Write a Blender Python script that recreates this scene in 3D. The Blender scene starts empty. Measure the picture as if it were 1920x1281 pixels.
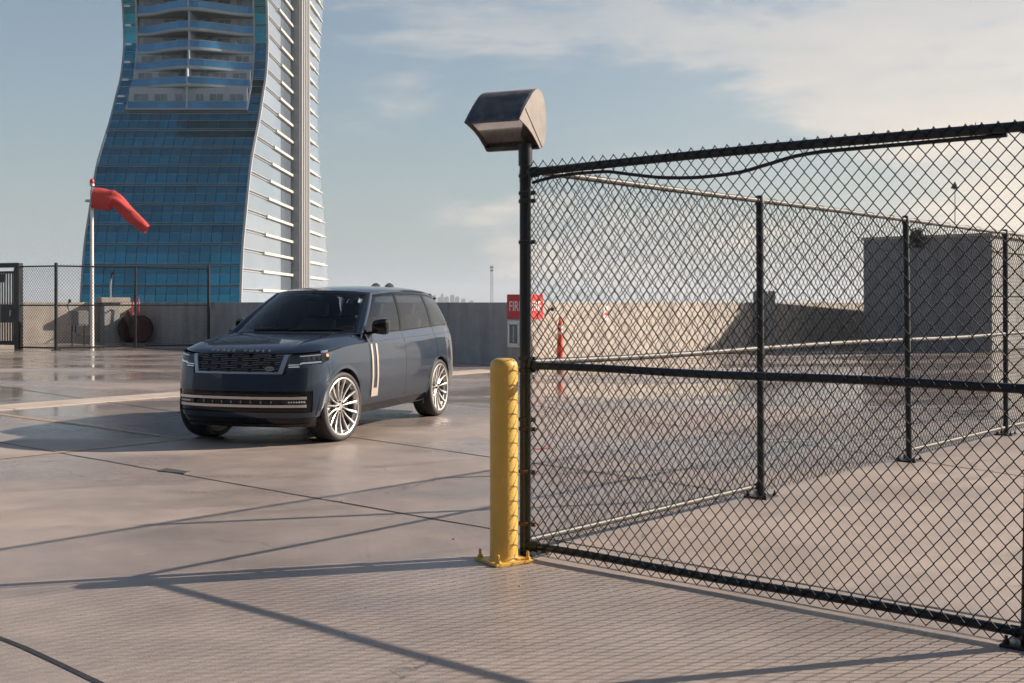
import bpy, bmesh, math, random
import numpy as np
from mathutils import Vector, Matrix

random.seed(7)
rng = np.random.default_rng(7)
R = math.radians
PI = math.pi

# ------------------------------------------------------------------ camera
scene = bpy.context.scene
F_PX, HOR, CAM_H = 2220.0, 567.0, 1.6          # focal length in photo pixels, horizon row, eye height
cam_data = bpy.data.cameras.new('camera')
cam_data.sensor_width = 36.0
cam_data.lens = 36.0 * F_PX / 1920.0
cam_data.shift_y = -(640.5 - HOR) / 1920.0
cam_data.clip_start = 0.05
cam_data.clip_end = 20000
cam = bpy.data.objects.new('camera', cam_data)
cam.location = (0, 0, CAM_H)
cam.rotation_euler = (R(90), 0, 0)
scene.collection.objects.link(cam)
scene.camera = cam

# ------------------------------------------------------------------ light
SUN_DIR = Vector((0.965, 0.262, 0.0)).normalized()
SUN_EL = R(27)
to_sun = Vector((SUN_DIR.x * math.cos(SUN_EL), SUN_DIR.y * math.cos(SUN_EL), math.sin(SUN_EL)))
sun_data = bpy.data.lights.new('sun', 'SUN')
sun_data.energy = 5.0
sun_data.angle = R(0.55)
sun_data.color = (1.0, 0.86, 0.72)
sun = bpy.data.objects.new('sun', sun_data)
sun.rotation_euler = to_sun.to_track_quat('Z', 'Y').to_euler()
sun.location = (30, 10, 30)
scene.collection.objects.link(sun)

world = bpy.data.worlds.new('World')
scene.world = world
world.use_nodes = True


def build_world():
    nt = world.node_tree
    N, L = nt.nodes, nt.links
    N.clear()
    out = N.new('ShaderNodeOutputWorld')
    bg = N.new('ShaderNodeBackground')
    bg.inputs['Strength'].default_value = 0.058
    sky = N.new('ShaderNodeTexSky')
    sky.sky_type = 'NISHITA'
    sky.sun_disc = False
    sky.sun_elevation = SUN_EL
    sky.sun_rotation = math.atan2(SUN_DIR.x, SUN_DIR.y)
    sky.altitude = 20
    sky.air_density = 1.25
    sky.dust_density = 0.9
    sky.ozone_density = 2.2
    tc = N.new('ShaderNodeTexCoord')
    mp = N.new('ShaderNodeMapping')
    mp.inputs['Scale'].default_value = (1.0, 1.0, 3.6)
    mp.inputs['Location'].default_value = (7.7, 4.4, 2.1)
    L.new(tc.outputs['Generated'], mp.inputs['Vector'])
    n1 = N.new('ShaderNodeTexNoise')
    n1.inputs['Scale'].default_value = 3.3
    n1.inputs['Detail'].default_value = 9
    n1.inputs['Roughness'].default_value = 0.56
    n1.inputs['Distortion'].default_value = 0.35
    L.new(mp.outputs['Vector'], n1.inputs['Vector'])
    n2 = N.new('ShaderNodeTexNoise')
    n2.inputs['Scale'].default_value = 7.0
    n2.inputs['Detail'].default_value = 8
    n2.inputs['Roughness'].default_value = 0.6
    L.new(mp.outputs['Vector'], n2.inputs['Vector'])
    sep = N.new('ShaderNodeSeparateXYZ')
    L.new(tc.outputs['Generated'], sep.inputs['Vector'])

    def math_(op, a, b=None, clamp=False):
        m = N.new('ShaderNodeMath')
        m.operation = op
        m.use_clamp = clamp
        for i, v in enumerate((a, b)):
            if v is None:
                continue
            if isinstance(v, (int, float)):
                m.inputs[i].default_value = v
            else:
                L.new(v, m.inputs[i])
        return m.outputs[0]
    # the bank of cloud lies towards the sun
    el = math_('MAXIMUM', sep.outputs['Z'], 0.0)
    dsun = math_('ADD', math_('MULTIPLY', sep.outputs['X'], 0.34), math_('MULTIPLY', n2.outputs['Fac'], 0.24))
    dens = math_('ADD', n1.outputs['Fac'], dsun)
    cr = N.new('ShaderNodeMapRange')
    cr.interpolation_type = 'SMOOTHSTEP'
    cr.inputs['From Min'].default_value = 0.62
    cr.inputs['From Max'].default_value = 0.78
    L.new(dens, cr.inputs['Value'])
    cloud = math_('MULTIPLY', cr.outputs['Result'], math_('SUBTRACT', 1.0, math_('MULTIPLY', el, 1.25), True))
    # cloud light: warm where thick or sunward, greyer where thin
    ccol = N.new('ShaderNodeMix')
    ccol.data_type = 'RGBA'
    ccol.inputs['A'].default_value = (4.5, 5.3, 5.9, 1)
    ccol.inputs['B'].default_value = (10.6, 9.0, 7.5, 1)
    warm = math_('ADD', math_('MULTIPLY', cloud, n2.outputs['Fac']), math_('MULTIPLY', math_('MAXIMUM', sep.outputs['X'], 0.0), 1.1), True)
    L.new(warm, ccol.inputs['Factor'])
    # a thin veil is seen through more air low down
    veil = math_('MINIMUM', math_('DIVIDE', 0.095, math_('ADD', el, 0.09)), 0.88)
    fac = math_('ADD', veil, math_('MULTIPLY', math_('SUBTRACT', 1.0, veil), math_('MULTIPLY', cloud, 0.68)), True)
    mix = N.new('ShaderNodeMix')
    mix.data_type = 'RGBA'
    L.new(fac, mix.inputs['Factor'])
    tint = N.new('ShaderNodeMix')                        # neutral white balance for the clear sky
    tint.data_type = 'RGBA'
    tint.blend_type = 'MULTIPLY'
    tint.inputs['Factor'].default_value = 1
    tint.inputs['B'].default_value = (0.98, 0.98, 1.0, 1)
    L.new(sky.outputs['Color'], tint.inputs['A'])
    L.new(tint.outputs['Result'], mix.inputs['A'])
    L.new(ccol.outputs['Result'], mix.inputs['B'])
    L.new(mix.outputs['Result'], bg.inputs['Color'])
    L.new(bg.outputs['Background'], out.inputs['Surface'])


build_world()
scene.view_settings.view_transform = 'Standard'
scene.view_settings.look = 'None'
scene.view_settings.exposure = 0.74
scene.view_settings.gamma = 1.0
scene.view_settings.use_curve_mapping = False
scene.cycles.max_bounces = 6
scene.cycles.use_adaptive_sampling = True
scene.cycles.adaptive_threshold = 0.025
scene.cycles.adaptive_min_samples = 24
scene.cycles.transparent_max_bounces = 24
scene.cycles.volume_bounces = 0
scene.cycles.use_denoising = True
scene.cycles.caustics_reflective = False
scene.cycles.caustics_refractive = False
scene.cycles.sample_clamp_indirect = 6.0

# ------------------------------------------------------------------ helpers
COL = scene.collection


def ground(px, py, z=0.0):
    d = F_PX * (CAM_H - z) / (py - HOR)
    return Vector(((px - 960.0) / F_PX * d, d, z))


def at(px, py, d):
    return Vector(((px - 960.0) / F_PX * d, d, CAM_H - (py - HOR) / F_PX * d))


def V(*a):
    return Vector(a)


class MB:
    """collects vertices and faces of one part"""

    def __init__(self):
        self.v, self.f, self.m = [], [], []

    def add(self, vs, fs, mi=0):
        o = len(self.v)
        self.v += [tuple(p) for p in vs]
        self.f += [tuple(i + o for i in f) for f in fs]
        self.m += [mi] * len(fs)
        return self

    def box(self, c, size, rz=0.0, mi=0, ax=None, bevel=0.0):
        """box centred on c; ax = (X, Y, Z) unit vectors or a turn about z"""
        if ax is None:
            ca, sa = math.cos(rz), math.sin(rz)
            ax = (V(ca, sa, 0), V(-sa, ca, 0), V(0, 0, 1))
        c = Vector(c)
        h = [s / 2 for s in size]
        if bevel <= 0:
            vs = [c + ax[0] * (sx * h[0]) + ax[1] * (sy * h[1]) + ax[2] * (sz * h[2])
                  for sz in (-1, 1) for sy in (-1, 1) for sx in (-1, 1)]
            fs = [(0, 2, 3, 1), (4, 5, 7, 6), (0, 1, 5, 4), (2, 6, 7, 3), (0, 4, 6, 2), (1, 3, 7, 5)]
            return self.add(vs, fs, mi)
        b = min(bevel, min(h) * 0.95)
        bm = bmesh.new()
        bmesh.ops.create_cube(bm, size=1)
        for v in bm.verts:
            v.co = Vector((v.co.x * size[0], v.co.y * size[1], v.co.z * size[2]))
        bmesh.ops.bevel(bm, geom=list(bm.edges), offset=b, segments=2, profile=0.6, affect='EDGES')
        bm.verts.index_update()
        vs = [c + ax[0] * v.co.x + ax[1] * v.co.y + ax[2] * v.co.z for v in bm.verts]
        fs = [tuple(v.index for v in f.verts) for f in bm.faces]
        bm.free()
        return self.add(vs, fs, mi)

    def tube(self, pts, r, n=8, mi=0, caps=True, up=None, closed=False):
        pts = [Vector(p) for p in pts]
        k = len(pts)
        rr = r if isinstance(r, (list, tuple)) else [r] * k
        vs, fs = [], []
        prev = None
        for i, p in enumerate(pts):
            if closed:
                t = pts[(i + 1) % k] - pts[i - 1]
            else:
                t = pts[min(i + 1, k - 1)] - pts[max(i - 1, 0)]
            t = t.normalized() if t.length > 1e-9 else V(0, 0, 1)
            if prev is None:
                a = up or (V(0, 0, 1) if abs(t.z) < 0.9 else V(1, 0, 0))
                s = t.cross(a).normalized()
            else:
                s = prev - t * prev.dot(t)
                s = s.normalized() if s.length > 1e-6 else t.orthogonal().normalized()
            prev = s
            u = t.cross(s)
            for j in range(n):
                a = 2 * PI * j / n
                vs.append(p + (s * math.cos(a) + u * math.sin(a)) * rr[i])
        for i in range(k if closed else k - 1):
            i2 = (i + 1) % k
            for j in range(n):
                j2 = (j + 1) % n
                fs.append((i * n + j, i * n + j2, i2 * n + j2, i2 * n + j))
        if caps and not closed:
            fs.append(tuple(range(n))[::-1])
            fs.append(tuple(range((k - 1) * n, k * n)))
        return self.add(vs, fs, mi)

    def lathe(self, prof, c=(0, 0, 0), n=24, axis='z', mi=0, closed=False):
        """prof = [(radius, along)]"""
        c = Vector(c)
        vs, fs = [], []
        for r, h in prof:
            for j in range(n):
                a = 2 * PI * j / n
                p = (r * math.cos(a), r * math.sin(a), h)
                if axis == 'y':
                    p = (p[0], p[2], p[1])
                elif axis == 'x':
                    p = (p[2], p[0], p[1])
                vs.append(c + Vector(p))
        k = len(prof)
        for i in range(k if closed else k - 1):
            i2 = (i + 1) % k
            for j in range(n):
                j2 = (j + 1) % n
                fs.append((i * n + j, i * n + j2, i2 * n + j2, i2 * n + j))
        if not closed:
            if prof[0][0] > 1e-6:
                fs.append(tuple(range(n))[::-1])
            if prof[-1][0] > 1e-6:
                fs.append(tuple(range((k - 1) * n, k * n)))
        return self.add(vs, fs, mi)

    def prism(self, poly, d, mi=0):
        """poly = list of 3-D points, d = extrusion vector"""
        d = Vector(d)
        k = len(poly)
        vs = [Vector(p) for p in poly] + [Vector(p) + d for p in poly]
        fs = [tuple(range(k))[::-1], tuple(range(k, 2 * k))]
        fs += [(i, (i + 1) % k, (i + 1) % k + k, i + k) for i in range(k)]
        return self.add(vs, fs, mi)

    def grid(self, P, mi=0, flip=False):
        """P = array [i][j] of points"""
        a, b = len(P), len(P[0])
        vs = [p for row in P for p in row]
        fs = []
        for i in range(a - 1):
            for j in range(b - 1):
                q = (i * b + j, i * b + j + 1, (i + 1) * b + j + 1, (i + 1) * b + j)
                fs.append(q[::-1] if flip else q)
        return self.add(vs, fs, mi)

    def build(self, name, mat, parent=None, smooth=0.0, fix=True):
        me = bpy.data.meshes.new(name)
        me.from_pydata(self.v, [], self.f)
        mats = mat if isinstance(mat, (list, tuple)) else [mat]
        for m in mats:
            me.materials.append(m)
        if len(mats) > 1:
            me.polygons.foreach_set('material_index', self.m)
        if fix:
            bm = bmesh.new()
            bm.from_mesh(me)
            bmesh.ops.recalc_face_normals(bm, faces=bm.faces)
            bm.to_mesh(me)
            bm.free()
        if smooth:
            me.polygons.foreach_set('use_smooth', [True] * len(me.polygons))
            if smooth < 179:
                me.set_sharp_from_angle(angle=R(smooth))
        me.update()
        return obj(name, me, parent)


def obj(name, me, parent=None):
    o = bpy.data.objects.new(name, me)
    COL.objects.link(o)
    if parent is not None:
        o.parent = parent
    return o


def tag(o, label=None, cat=None, group=None, kind=None):
    if label:
        o['label'] = label
    if cat:
        o['category'] = cat
    if group:
        o['group'] = group
    if kind:
        o['kind'] = kind
    return o


def thing(name, loc, label, cat, rz=0.0, group=None):
    e = bpy.data.objects.new(name, None)
    e.empty_display_size = 0.2
    e.location = loc
    e.rotation_euler = (0, 0, rz)
    COL.objects.link(e)
    return tag(e, label, cat, group)


def text_mesh(s, size, depth=0.002, spacing=1.0):
    cu = bpy.data.curves.new('lettering', 'FONT')
    cu.body = s
    cu.size = size
    cu.extrude = depth
    cu.space_character = spacing
    cu.align_x = 'CENTER'
    cu.align_y = 'CENTER'
    cu.resolution_u = 3
    o = bpy.data.objects.new('lettering', cu)
    COL.objects.link(o)
    dg = bpy.context.evaluated_depsgraph_get()
    dg.update()
    me = bpy.data.meshes.new_from_object(o.evaluated_get(dg))
    bpy.data.objects.remove(o)
    return me


# ------------------------------------------------------------------ materials
def nodes_of(name):
    m = bpy.data.materials.new(name)
    m.use_nodes = True
    nt = m.node_tree
    return m, nt, nt.nodes, nt.links, nt.nodes['Principled BSDF']


def mat(name, col, rough=0.5, metal=0.0, vary=0.12, scale=6.0, bump=0.0, bscale=60.0, spec=0.5, coat=0.0,
        rough_vary=0.08, streak=False):
    """principled paint with uneven colour, gloss and fine relief"""
    m, nt, N, L, b = nodes_of(name)
    b.inputs['Metallic'].default_value = metal
    b.inputs['Specular IOR Level'].default_value = spec
    b.inputs['Coat Weight'].default_value = coat
    b.inputs['Coat Roughness'].default_value = 0.03
    tc = N.new('ShaderNodeTexCoord')
    vec = tc.outputs['Object']
    if streak:
        mp = N.new('ShaderNodeMapping')
        mp.inputs['Scale'].default_value = (1, 1, 0.12)
        L.new(vec, mp.inputs['Vector'])
        vec = mp.outputs['Vector']
    n = N.new('ShaderNodeTexNoise')
    n.inputs['Scale'].default_value = scale
    n.inputs['Detail'].default_value = 6
    n.inputs['Roughness'].default_value = 0.62
    L.new(vec, n.inputs['Vector'])
    mx = N.new('ShaderNodeMix')
    mx.data_type = 'RGBA'
    lo = [max(0, c * (1 - vary)) for c in col]
    hi = [min(1, c * (1 + vary)) for c in col]
    mr = N.new('ShaderNodeMapRange')
    mr.inputs['From Min'].default_value = 0.3
    mr.inputs['From Max'].default_value = 0.7
    L.new(n.outputs['Fac'], mr.inputs['Value'])
    L.new(mr.outputs['Result'], mx.inputs['Factor'])
    mx.inputs['A'].default_value = (*lo, 1)
    mx.inputs['B'].default_value = (*hi, 1)
    L.new(mx.outputs['Result'], b.inputs['Base Color'])
    rr = N.new('ShaderNodeMapRange')
    rr.inputs['To Min'].default_value = max(0.0, rough - rough_vary)
    rr.inputs['To Max'].default_value = min(1.0, rough + rough_vary)
    L.new(n.outputs['Fac'], rr.inputs['Value'])
    L.new(rr.outputs['Result'], b.inputs['Roughness'])
    if bump > 0:
        n2 = N.new('ShaderNodeTexNoise')
        n2.inputs['Scale'].default_value = bscale
        n2.inputs['Detail'].default_value = 4
        L.new(tc.outputs['Object'], n2.inputs['Vector'])
        bp = N.new('ShaderNodeBump')
        bp.inputs['Strength'].default_value = bump
        bp.inputs['Distance'].default_value = 0.01
        L.new(n2.outputs['Fac'], bp.inputs['Height'])
        L.new(bp.outputs['Normal'], b.inputs['Normal'])
    return m


def pane_vary(m, lo=0.72, hi=1.22):
    """each pane sits at its own slight tint"""
    nt = m.node_tree
    N, L = nt.nodes, nt.links
    b = N['Principled BSDF']
    src = b.inputs['Base Color'].links[0].from_socket
    oi = N.new('ShaderNodeObjectInfo')
    mr = N.new('ShaderNodeMapRange')
    mr.inputs['To Min'].default_value = lo
    mr.inputs['To Max'].default_value = hi
    L.new(oi.outputs['Random'], mr.inputs['Value'])
    mx = N.new('ShaderNodeMix')
    mx.data_type = 'RGBA'
    mx.blend_type = 'MULTIPLY'
    mx.inputs['Factor'].default_value = 1
    L.new(src, mx.inputs['A'])
    L.new(mr.outputs['Result'], mx.inputs['B'])
    L.new(mx.outputs['Result'], b.inputs['Base Color'])
    return m


def glass(name, tint, ior=1.5, rough=0.0, gain=1.0, film=None):
    """see-through pane: tinted transmission under a sharp reflection"""
    m, nt, N, L, b = nodes_of(name)
    N.remove(b)
    out = N['Material Output']
    tr = N.new('ShaderNodeBsdfTransparent')
    tr.inputs['Color'].default_value = (*tint, 1)
    base = tr.outputs[0]
    if film:
        df = N.new('ShaderNodeBsdfDiffuse')
        df.inputs['Color'].default_value = (*film[0], 1)
        m0 = N.new('ShaderNodeMixShader')
        m0.inputs[0].default_value = film[1]
        L.new(tr.outputs[0], m0.inputs[1])
        L.new(df.outputs[0], m0.inputs[2])
        base = m0.outputs[0]
    gl = N.new('ShaderNodeBsdfGlossy')
    gl.inputs['Roughness'].default_value = rough
    gl.inputs['Color'].default_value = (0.95, 0.97, 1, 1)
    fr = N.new('ShaderNodeFresnel')
    fr.inputs['IOR'].default_value = ior
    mx = N.new('ShaderNodeMixShader')
    L.new(fr.outputs[0], mx.inputs[0])
    L.new(base, mx.inputs[1])
    L.new(gl.outputs[0], mx.inputs[2])
    L.new(mx.outputs[0], out.inputs['Surface'])
    return m


def emit(name, col, s):
    m, nt, N, L, b = nodes_of(name)
    b.inputs['Base Color'].default_value = (*[min(1, c) for c in col], 1)
    b.inputs['Emission Color'].default_value = (*col, 1)
    b.inputs['Emission Strength'].default_value = s
    return m


def concrete_wall(name, col, stain=0.35, joint=None):
    m, nt, N, L, b = nodes_of(name)
    tc = N.new('ShaderNodeTexCoord')
    n = N.new('ShaderNodeTexNoise')
    n.inputs['Scale'].default_value = 1.6
    n.inputs['Detail'].default_value = 9
    n.inputs['Roughness'].default_value = 0.68
    L.new(tc.outputs['Object'], n.inputs['Vector'])
    mp = N.new('ShaderNodeMapping')
    mp.inputs['Scale'].default_value = (0.75, 0.75, 0.10)
    L.new(tc.outputs['Object'], mp.inputs['Vector'])
    s = N.new('ShaderNodeTexNoise')                      # run-off streaks
    s.inputs['Scale'].default_value = 2.0
    s.inputs['Detail'].default_value = 7
    s.inputs['Roughness'].default_value = 0.6
    L.new(mp.outputs['Vector'], s.inputs['Vector'])
    r1 = N.new('ShaderNodeValToRGB')
    r1.color_ramp.elements[0].position = 0.28
    r1.color_ramp.elements[0].color = (*[c * 0.78 for c in col], 1)
    r1.color_ramp.elements[1].position = 0.72
    r1.color_ramp.elements[1].color = (*[min(1, c * 1.12) for c in col], 1)
    L.new(n.outputs['Fac'], r1.inputs['Fac'])
    r2 = N.new('ShaderNodeValToRGB')
    r2.color_ramp.elements[0].position = 0.34
    r2.color_ramp.elements[0].color = (1 - stain, 1 - stain, 1 - stain * 0.95, 1)
    r2.color_ramp.elements[1].position = 0.56
    r2.color_ramp.elements[1].color = (1, 1, 1, 1)
    L.new(s.outputs['Fac'], r2.inputs['Fac'])
    mu = N.new('ShaderNodeMix')
    mu.data_type = 'RGBA'
    mu.blend_type = 'MULTIPLY'
    mu.inputs['Factor'].default_value = 1
    L.new(r1.outputs['Color'], mu.inputs['A'])
    L.new(r2.outputs['Color'], mu.inputs['B'])
    # black drip marks that start at the coping
    sp = N.new('ShaderNodeSeparateXYZ')
    L.new(tc.outputs['Object'], sp.inputs['Vector'])
    mpd = N.new('ShaderNodeMapping')
    mpd.inputs['Scale'].default_value = (2.6, 2.6, 0.5)
    L.new(tc.outputs['Object'], mpd.inputs['Vector'])
    nd = N.new('ShaderNodeTexNoise')
    nd.inputs['Scale'].default_value = 1.0
    nd.inputs['Detail'].default_value = 4
    L.new(mpd.outputs['Vector'], nd.inputs['Vector'])
    zz = N.new('ShaderNodeMapRange')
    zz.inputs['From Min'].default_value = 0.9
    zz.inputs['From Max'].default_value = 1.6
    zz.inputs['To Min'].default_value = -0.22
    zz.inputs['To Max'].default_value = 0.06
    L.new(sp.outputs['Z'], zz.inputs['Value'])
    ad = N.new('ShaderNodeMath')
    ad.operation = 'ADD'
    L.new(nd.outputs['Fac'], ad.inputs[0])
    L.new(zz.outputs['Result'], ad.inputs[1])
    dr = N.new('ShaderNodeMapRange')
    dr.inputs['From Min'].default_value = 0.60
    dr.inputs['From Max'].default_value = 0.72
    dr.inputs['To Max'].default_value = stain * 1.6
    L.new(ad.outputs[0], dr.inputs['Value'])
    dm = N.new('ShaderNodeMix')
    dm.data_type = 'RGBA'
    L.new(dr.outputs['Result'], dm.inputs['Factor'])
    L.new(mu.outputs['Result'], dm.inputs['A'])
    dm.inputs['B'].default_value = (0.07, 0.07, 0.07, 1)
    L.new(dm.outputs['Result'], b.inputs['Base Color'])
    b.inputs['Roughness'].default_value = 0.85
    n2 = N.new('ShaderNodeTexNoise')
    n2.inputs['Scale'].default_value = 40
    n2.inputs['Detail'].default_value = 6
    L.new(tc.outputs['Object'], n2.inputs['Vector'])
    bp = N.new('ShaderNodeBump')
    bp.inputs['Strength'].default_value = 0.25
    bp.inputs['Distance'].default_value = 0.01
    L.new(n2.outputs['Fac'], bp.inputs['Height'])
    L.new(bp.outputs['Normal'], b.inputs['Normal'])
    return m


def deck_material():
    """rain-washed broom-finished concrete: dry, damp and standing-water areas"""
    m, nt, N, L, b = nodes_of('deck_concrete')
    geo = N.new('ShaderNodeNewGeometry')
    pos = geo.outputs['Position']

    def noise(scale, detail=6, rough=0.6, vec=pos, dist=0.0):
        n = N.new('ShaderNodeTexNoise')
        n.inputs['Scale'].default_value = scale
        n.inputs['Detail'].default_value = detail
        n.inputs['Roughness'].default_value = rough
        n.inputs['Distortion'].default_value = dist
        L.new(vec, n.inputs['Vector'])
        return n.outputs['Fac']

    def mr(v, a, c, lo=0.0, hi=1.0, smooth=True):
        r = N.new('ShaderNodeMapRange')
        if smooth:
            r.interpolation_type = 'SMOOTHSTEP'
        r.inputs['From Min'].default_value = a
        r.inputs['From Max'].default_value = c
        r.inputs['To Min'].default_value = lo
        r.inputs['To Max'].default_value = hi
        L.new(v, r.inputs['Value'])
        return r.outputs['Result']

    def mth(op, a, c):
        q = N.new('ShaderNodeMath')
        q.operation = op
        for i, v in enumerate((a, c)):
            if isinstance(v, (int, float)):
                q.inputs[i].default_value = v
            else:
                L.new(v, q.inputs[i])
        return q.outputs[0]

    def mixc(f, A, B, blend='MIX'):
        q = N.new('ShaderNodeMix')
        q.data_type = 'RGBA'
        q.blend_type = blend
        for k, v in (('Factor', f), ('A', A), ('B', B)):
            if isinstance(v, (int, float)):
                q.inputs[k].default_value = v
            elif isinstance(v, tuple):
                q.inputs[k].default_value = (*v, 1)
            else:
                L.new(v, q.inputs[k])
        return q.outputs['Result']

    rot = N.new('ShaderNodeMapping')                     # water runs along the fall of the deck
    rot.inputs['Rotation'].default_value = (0, 0, R(12))
    rot.inputs['Location'].default_value = (2.6, 5.2, 0)
    rot.inputs['Scale'].default_value = (0.55, 1.25, 1)
    L.new(pos, rot.inputs['Vector'])
    wet_n = noise(0.22, 7, 0.55, rot.outputs['Vector'], 0.4)
    wet_f = noise(1.1, 6, 0.6, rot.outputs['Vector'])
    sp = N.new('ShaderNodeSeparateXYZ')
    L.new(pos, sp.inputs['Vector'])
    fall = mr(sp.outputs['Y'], 7.0, 22.0, 0.0, 0.20)      # the deck falls towards the far drains
    wet_raw = mth('ADD', mth('ADD', wet_n, mth('MULTIPLY', wet_f, 0.16)), fall)
    damp = mr(wet_raw, 0.52, 0.74)
    pool = mr(wet_raw, 0.72, 0.86)
    big = noise(0.5, 8, 0.65)
    mid = noise(3.0, 8, 0.7)
    fine = noise(90.0, 3, 0.7)
    c = mixc(mr(big, 0.3, 0.7), (0.350, 0.286, 0.246), (0.475, 0.397, 0.346))
    c = mixc(mr(mid, 0.35, 0.7), mixc(1.0, c, (0.86, 0.86, 0.87), 'MULTIPLY'), c)
    c = mixc(mr(fine, 0.35, 0.65, 0.0, 1.0), mixc(1.0, c, (0.80, 0.80, 0.80), 'MULTIPLY'), c)
    stain = mr(noise(1.7, 9, 0.75), 0.63, 0.80)
    c = mixc(mth('MULTIPLY', stain, 0.4), c, (0.12, 0.105, 0.10))
    c = mixc(mth('MULTIPLY', damp, 0.55), c, mixc(1.0, c, (0.66, 0.67, 0.70), 'MULTIPLY'))
    # grit and dark pocks, hairline cracks, tyre scuffs
    vo = N.new('ShaderNodeTexVoronoi')
    vo.inputs['Scale'].default_value = 26.0
    L.new(pos, vo.inputs['Vector'])
    pock = mth('MULTIPLY', mr(vo.outputs['Distance'], 0.16, 0.06), mr(noise(0.9, 7, 0.7), 0.56, 0.70))
    c = mixc(mth('MULTIPLY', pock, 0.75), c, (0.07, 0.06, 0.06))
    vc = N.new('ShaderNodeTexVoronoi')
    vc.feature = 'DISTANCE_TO_EDGE'
    vc.inputs['Scale'].default_value = 0.42
    wv = N.new('ShaderNodeVectorMath')
    wv.operation = 'MULTIPLY_ADD'
    nz = N.new('ShaderNodeTexNoise')
    nz.inputs['Scale'].default_value = 2.2
    nz.inputs['Detail'].default_value = 8
    L.new(pos, nz.inputs['Vector'])
    L.new(nz.outputs['Color'], wv.inputs[0])
    wv.inputs[1].default_value = (0.7, 0.7, 0.0)
    L.new(pos, wv.inputs[2])
    L.new(wv.outputs[0], vc.inputs['Vector'])
    crack = mth('MULTIPLY', mr(vc.outputs['Distance'], 0.0035, 0.001), mr(noise(0.35, 3, 0.5), 0.50, 0.62))
    c = mixc(mth('MULTIPLY', crack, 0.75), c, (0.10, 0.085, 0.08))
    wt = N.new('ShaderNodeTexWave')
    wt.wave_type = 'RINGS'
    wt.rings_direction = 'Z'
    mpw = N.new('ShaderNodeMapping')
    mpw.inputs['Location'].default_value = (9.0, -24.0, 0)
    L.new(pos, mpw.inputs['Vector'])
    L.new(mpw.outputs['Vector'], wt.inputs['Vector'])
    wt.inputs['Scale'].default_value = 0.16
    wt.inputs['Distortion'].default_value = 1.2
    wt.inputs['Detail'].default_value = 2
    scuff = mth('MULTIPLY', mr(wt.outputs['Fac'], 0.965, 0.995), mr(noise(0.6, 4, 0.6), 0.45, 0.65))
    c = mixc(mth('MULTIPLY', scuff, 0.32), c, (0.08, 0.075, 0.075))
    L.new(c, b.inputs['Base Color'])
    r_dry = mr(mid, 0.3, 0.7, 0.50, 0.64)
    q = N.new('ShaderNodeMix')
    q.data_type = 'FLOAT'
    L.new(damp, q.inputs[0])
    L.new(r_dry, q.inputs[2])
    q.inputs[3].default_value = 0.24
    q2 = N.new('ShaderNodeMix')
    q2.data_type = 'FLOAT'
    L.new(pool, q2.inputs[0])
    L.new(q.outputs[0], q2.inputs[2])
    q2.inputs[3].default_value = 0.07
    L.new(q2.outputs[0], b.inputs['Roughness'])
    b.inputs['Specular IOR Level'].default_value = 0.4
    bp = N.new('ShaderNodeBump')
    bp.inputs['Distance'].default_value = 0.006
    L.new(mth('ADD', fine, mth('MULTIPLY', noise(22, 4), 0.8)), bp.inputs['Height'])
    q3 = N.new('ShaderNodeMix')
    q3.data_type = 'FLOAT'
    L.new(pool, q3.inputs[0])
    q3.inputs[2].default_value = 0.32
    q3.inputs[3].default_value = 0.03
    L.new(q3.outputs[0], bp.inputs['Strength'])
    L.new(bp.outputs['Normal'], b.inputs['Normal'])
    return m


def car_paint():
    m, nt, N, L, b = nodes_of('car_paint')
    b.inputs['Base Color'].default_value = (0.019, 0.035, 0.062, 1)
    b.inputs['Metallic'].default_value = 0.85
    b.inputs['Roughness'].default_value = 0.36
    b.inputs['Coat Weight'].default_value = 1.0
    b.inputs['Coat Roughness'].default_value = 0.015
    tc = N.new('ShaderNodeTexCoord')
    v = N.new('ShaderNodeTexVoronoi')
    v.inputs['Scale'].default_value = 900
    L.new(tc.outputs['Object'], v.inputs['Vector'])
    mr = N.new('ShaderNodeMapRange')
    mr.inputs['To Min'].default_value = 0.38
    mr.inputs['To Max'].default_value = 0.55
    L.new(v.outputs['Color'], mr.inputs['Value'])
    L.new(mr.outputs['Result'], b.inputs['Roughness'])
    n = N.new('ShaderNodeTexNoise')                      # thin film of road dust low on the body
    n.inputs['Scale'].default_value = 5
    n.inputs['Detail'].default_value = 8
    L.new(tc.outputs['Object'], n.inputs['Vector'])
    mr2 = N.new('ShaderNodeMapRange')
    mr2.inputs['To Min'].default_value = 0.01
    mr2.inputs['To Max'].default_value = 0.05
    L.new(n.outputs['Fac'], mr2.inputs['Value'])
    L.new(mr2.outputs['Result'], b.inputs['Coat Roughness'])
    return m


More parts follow.
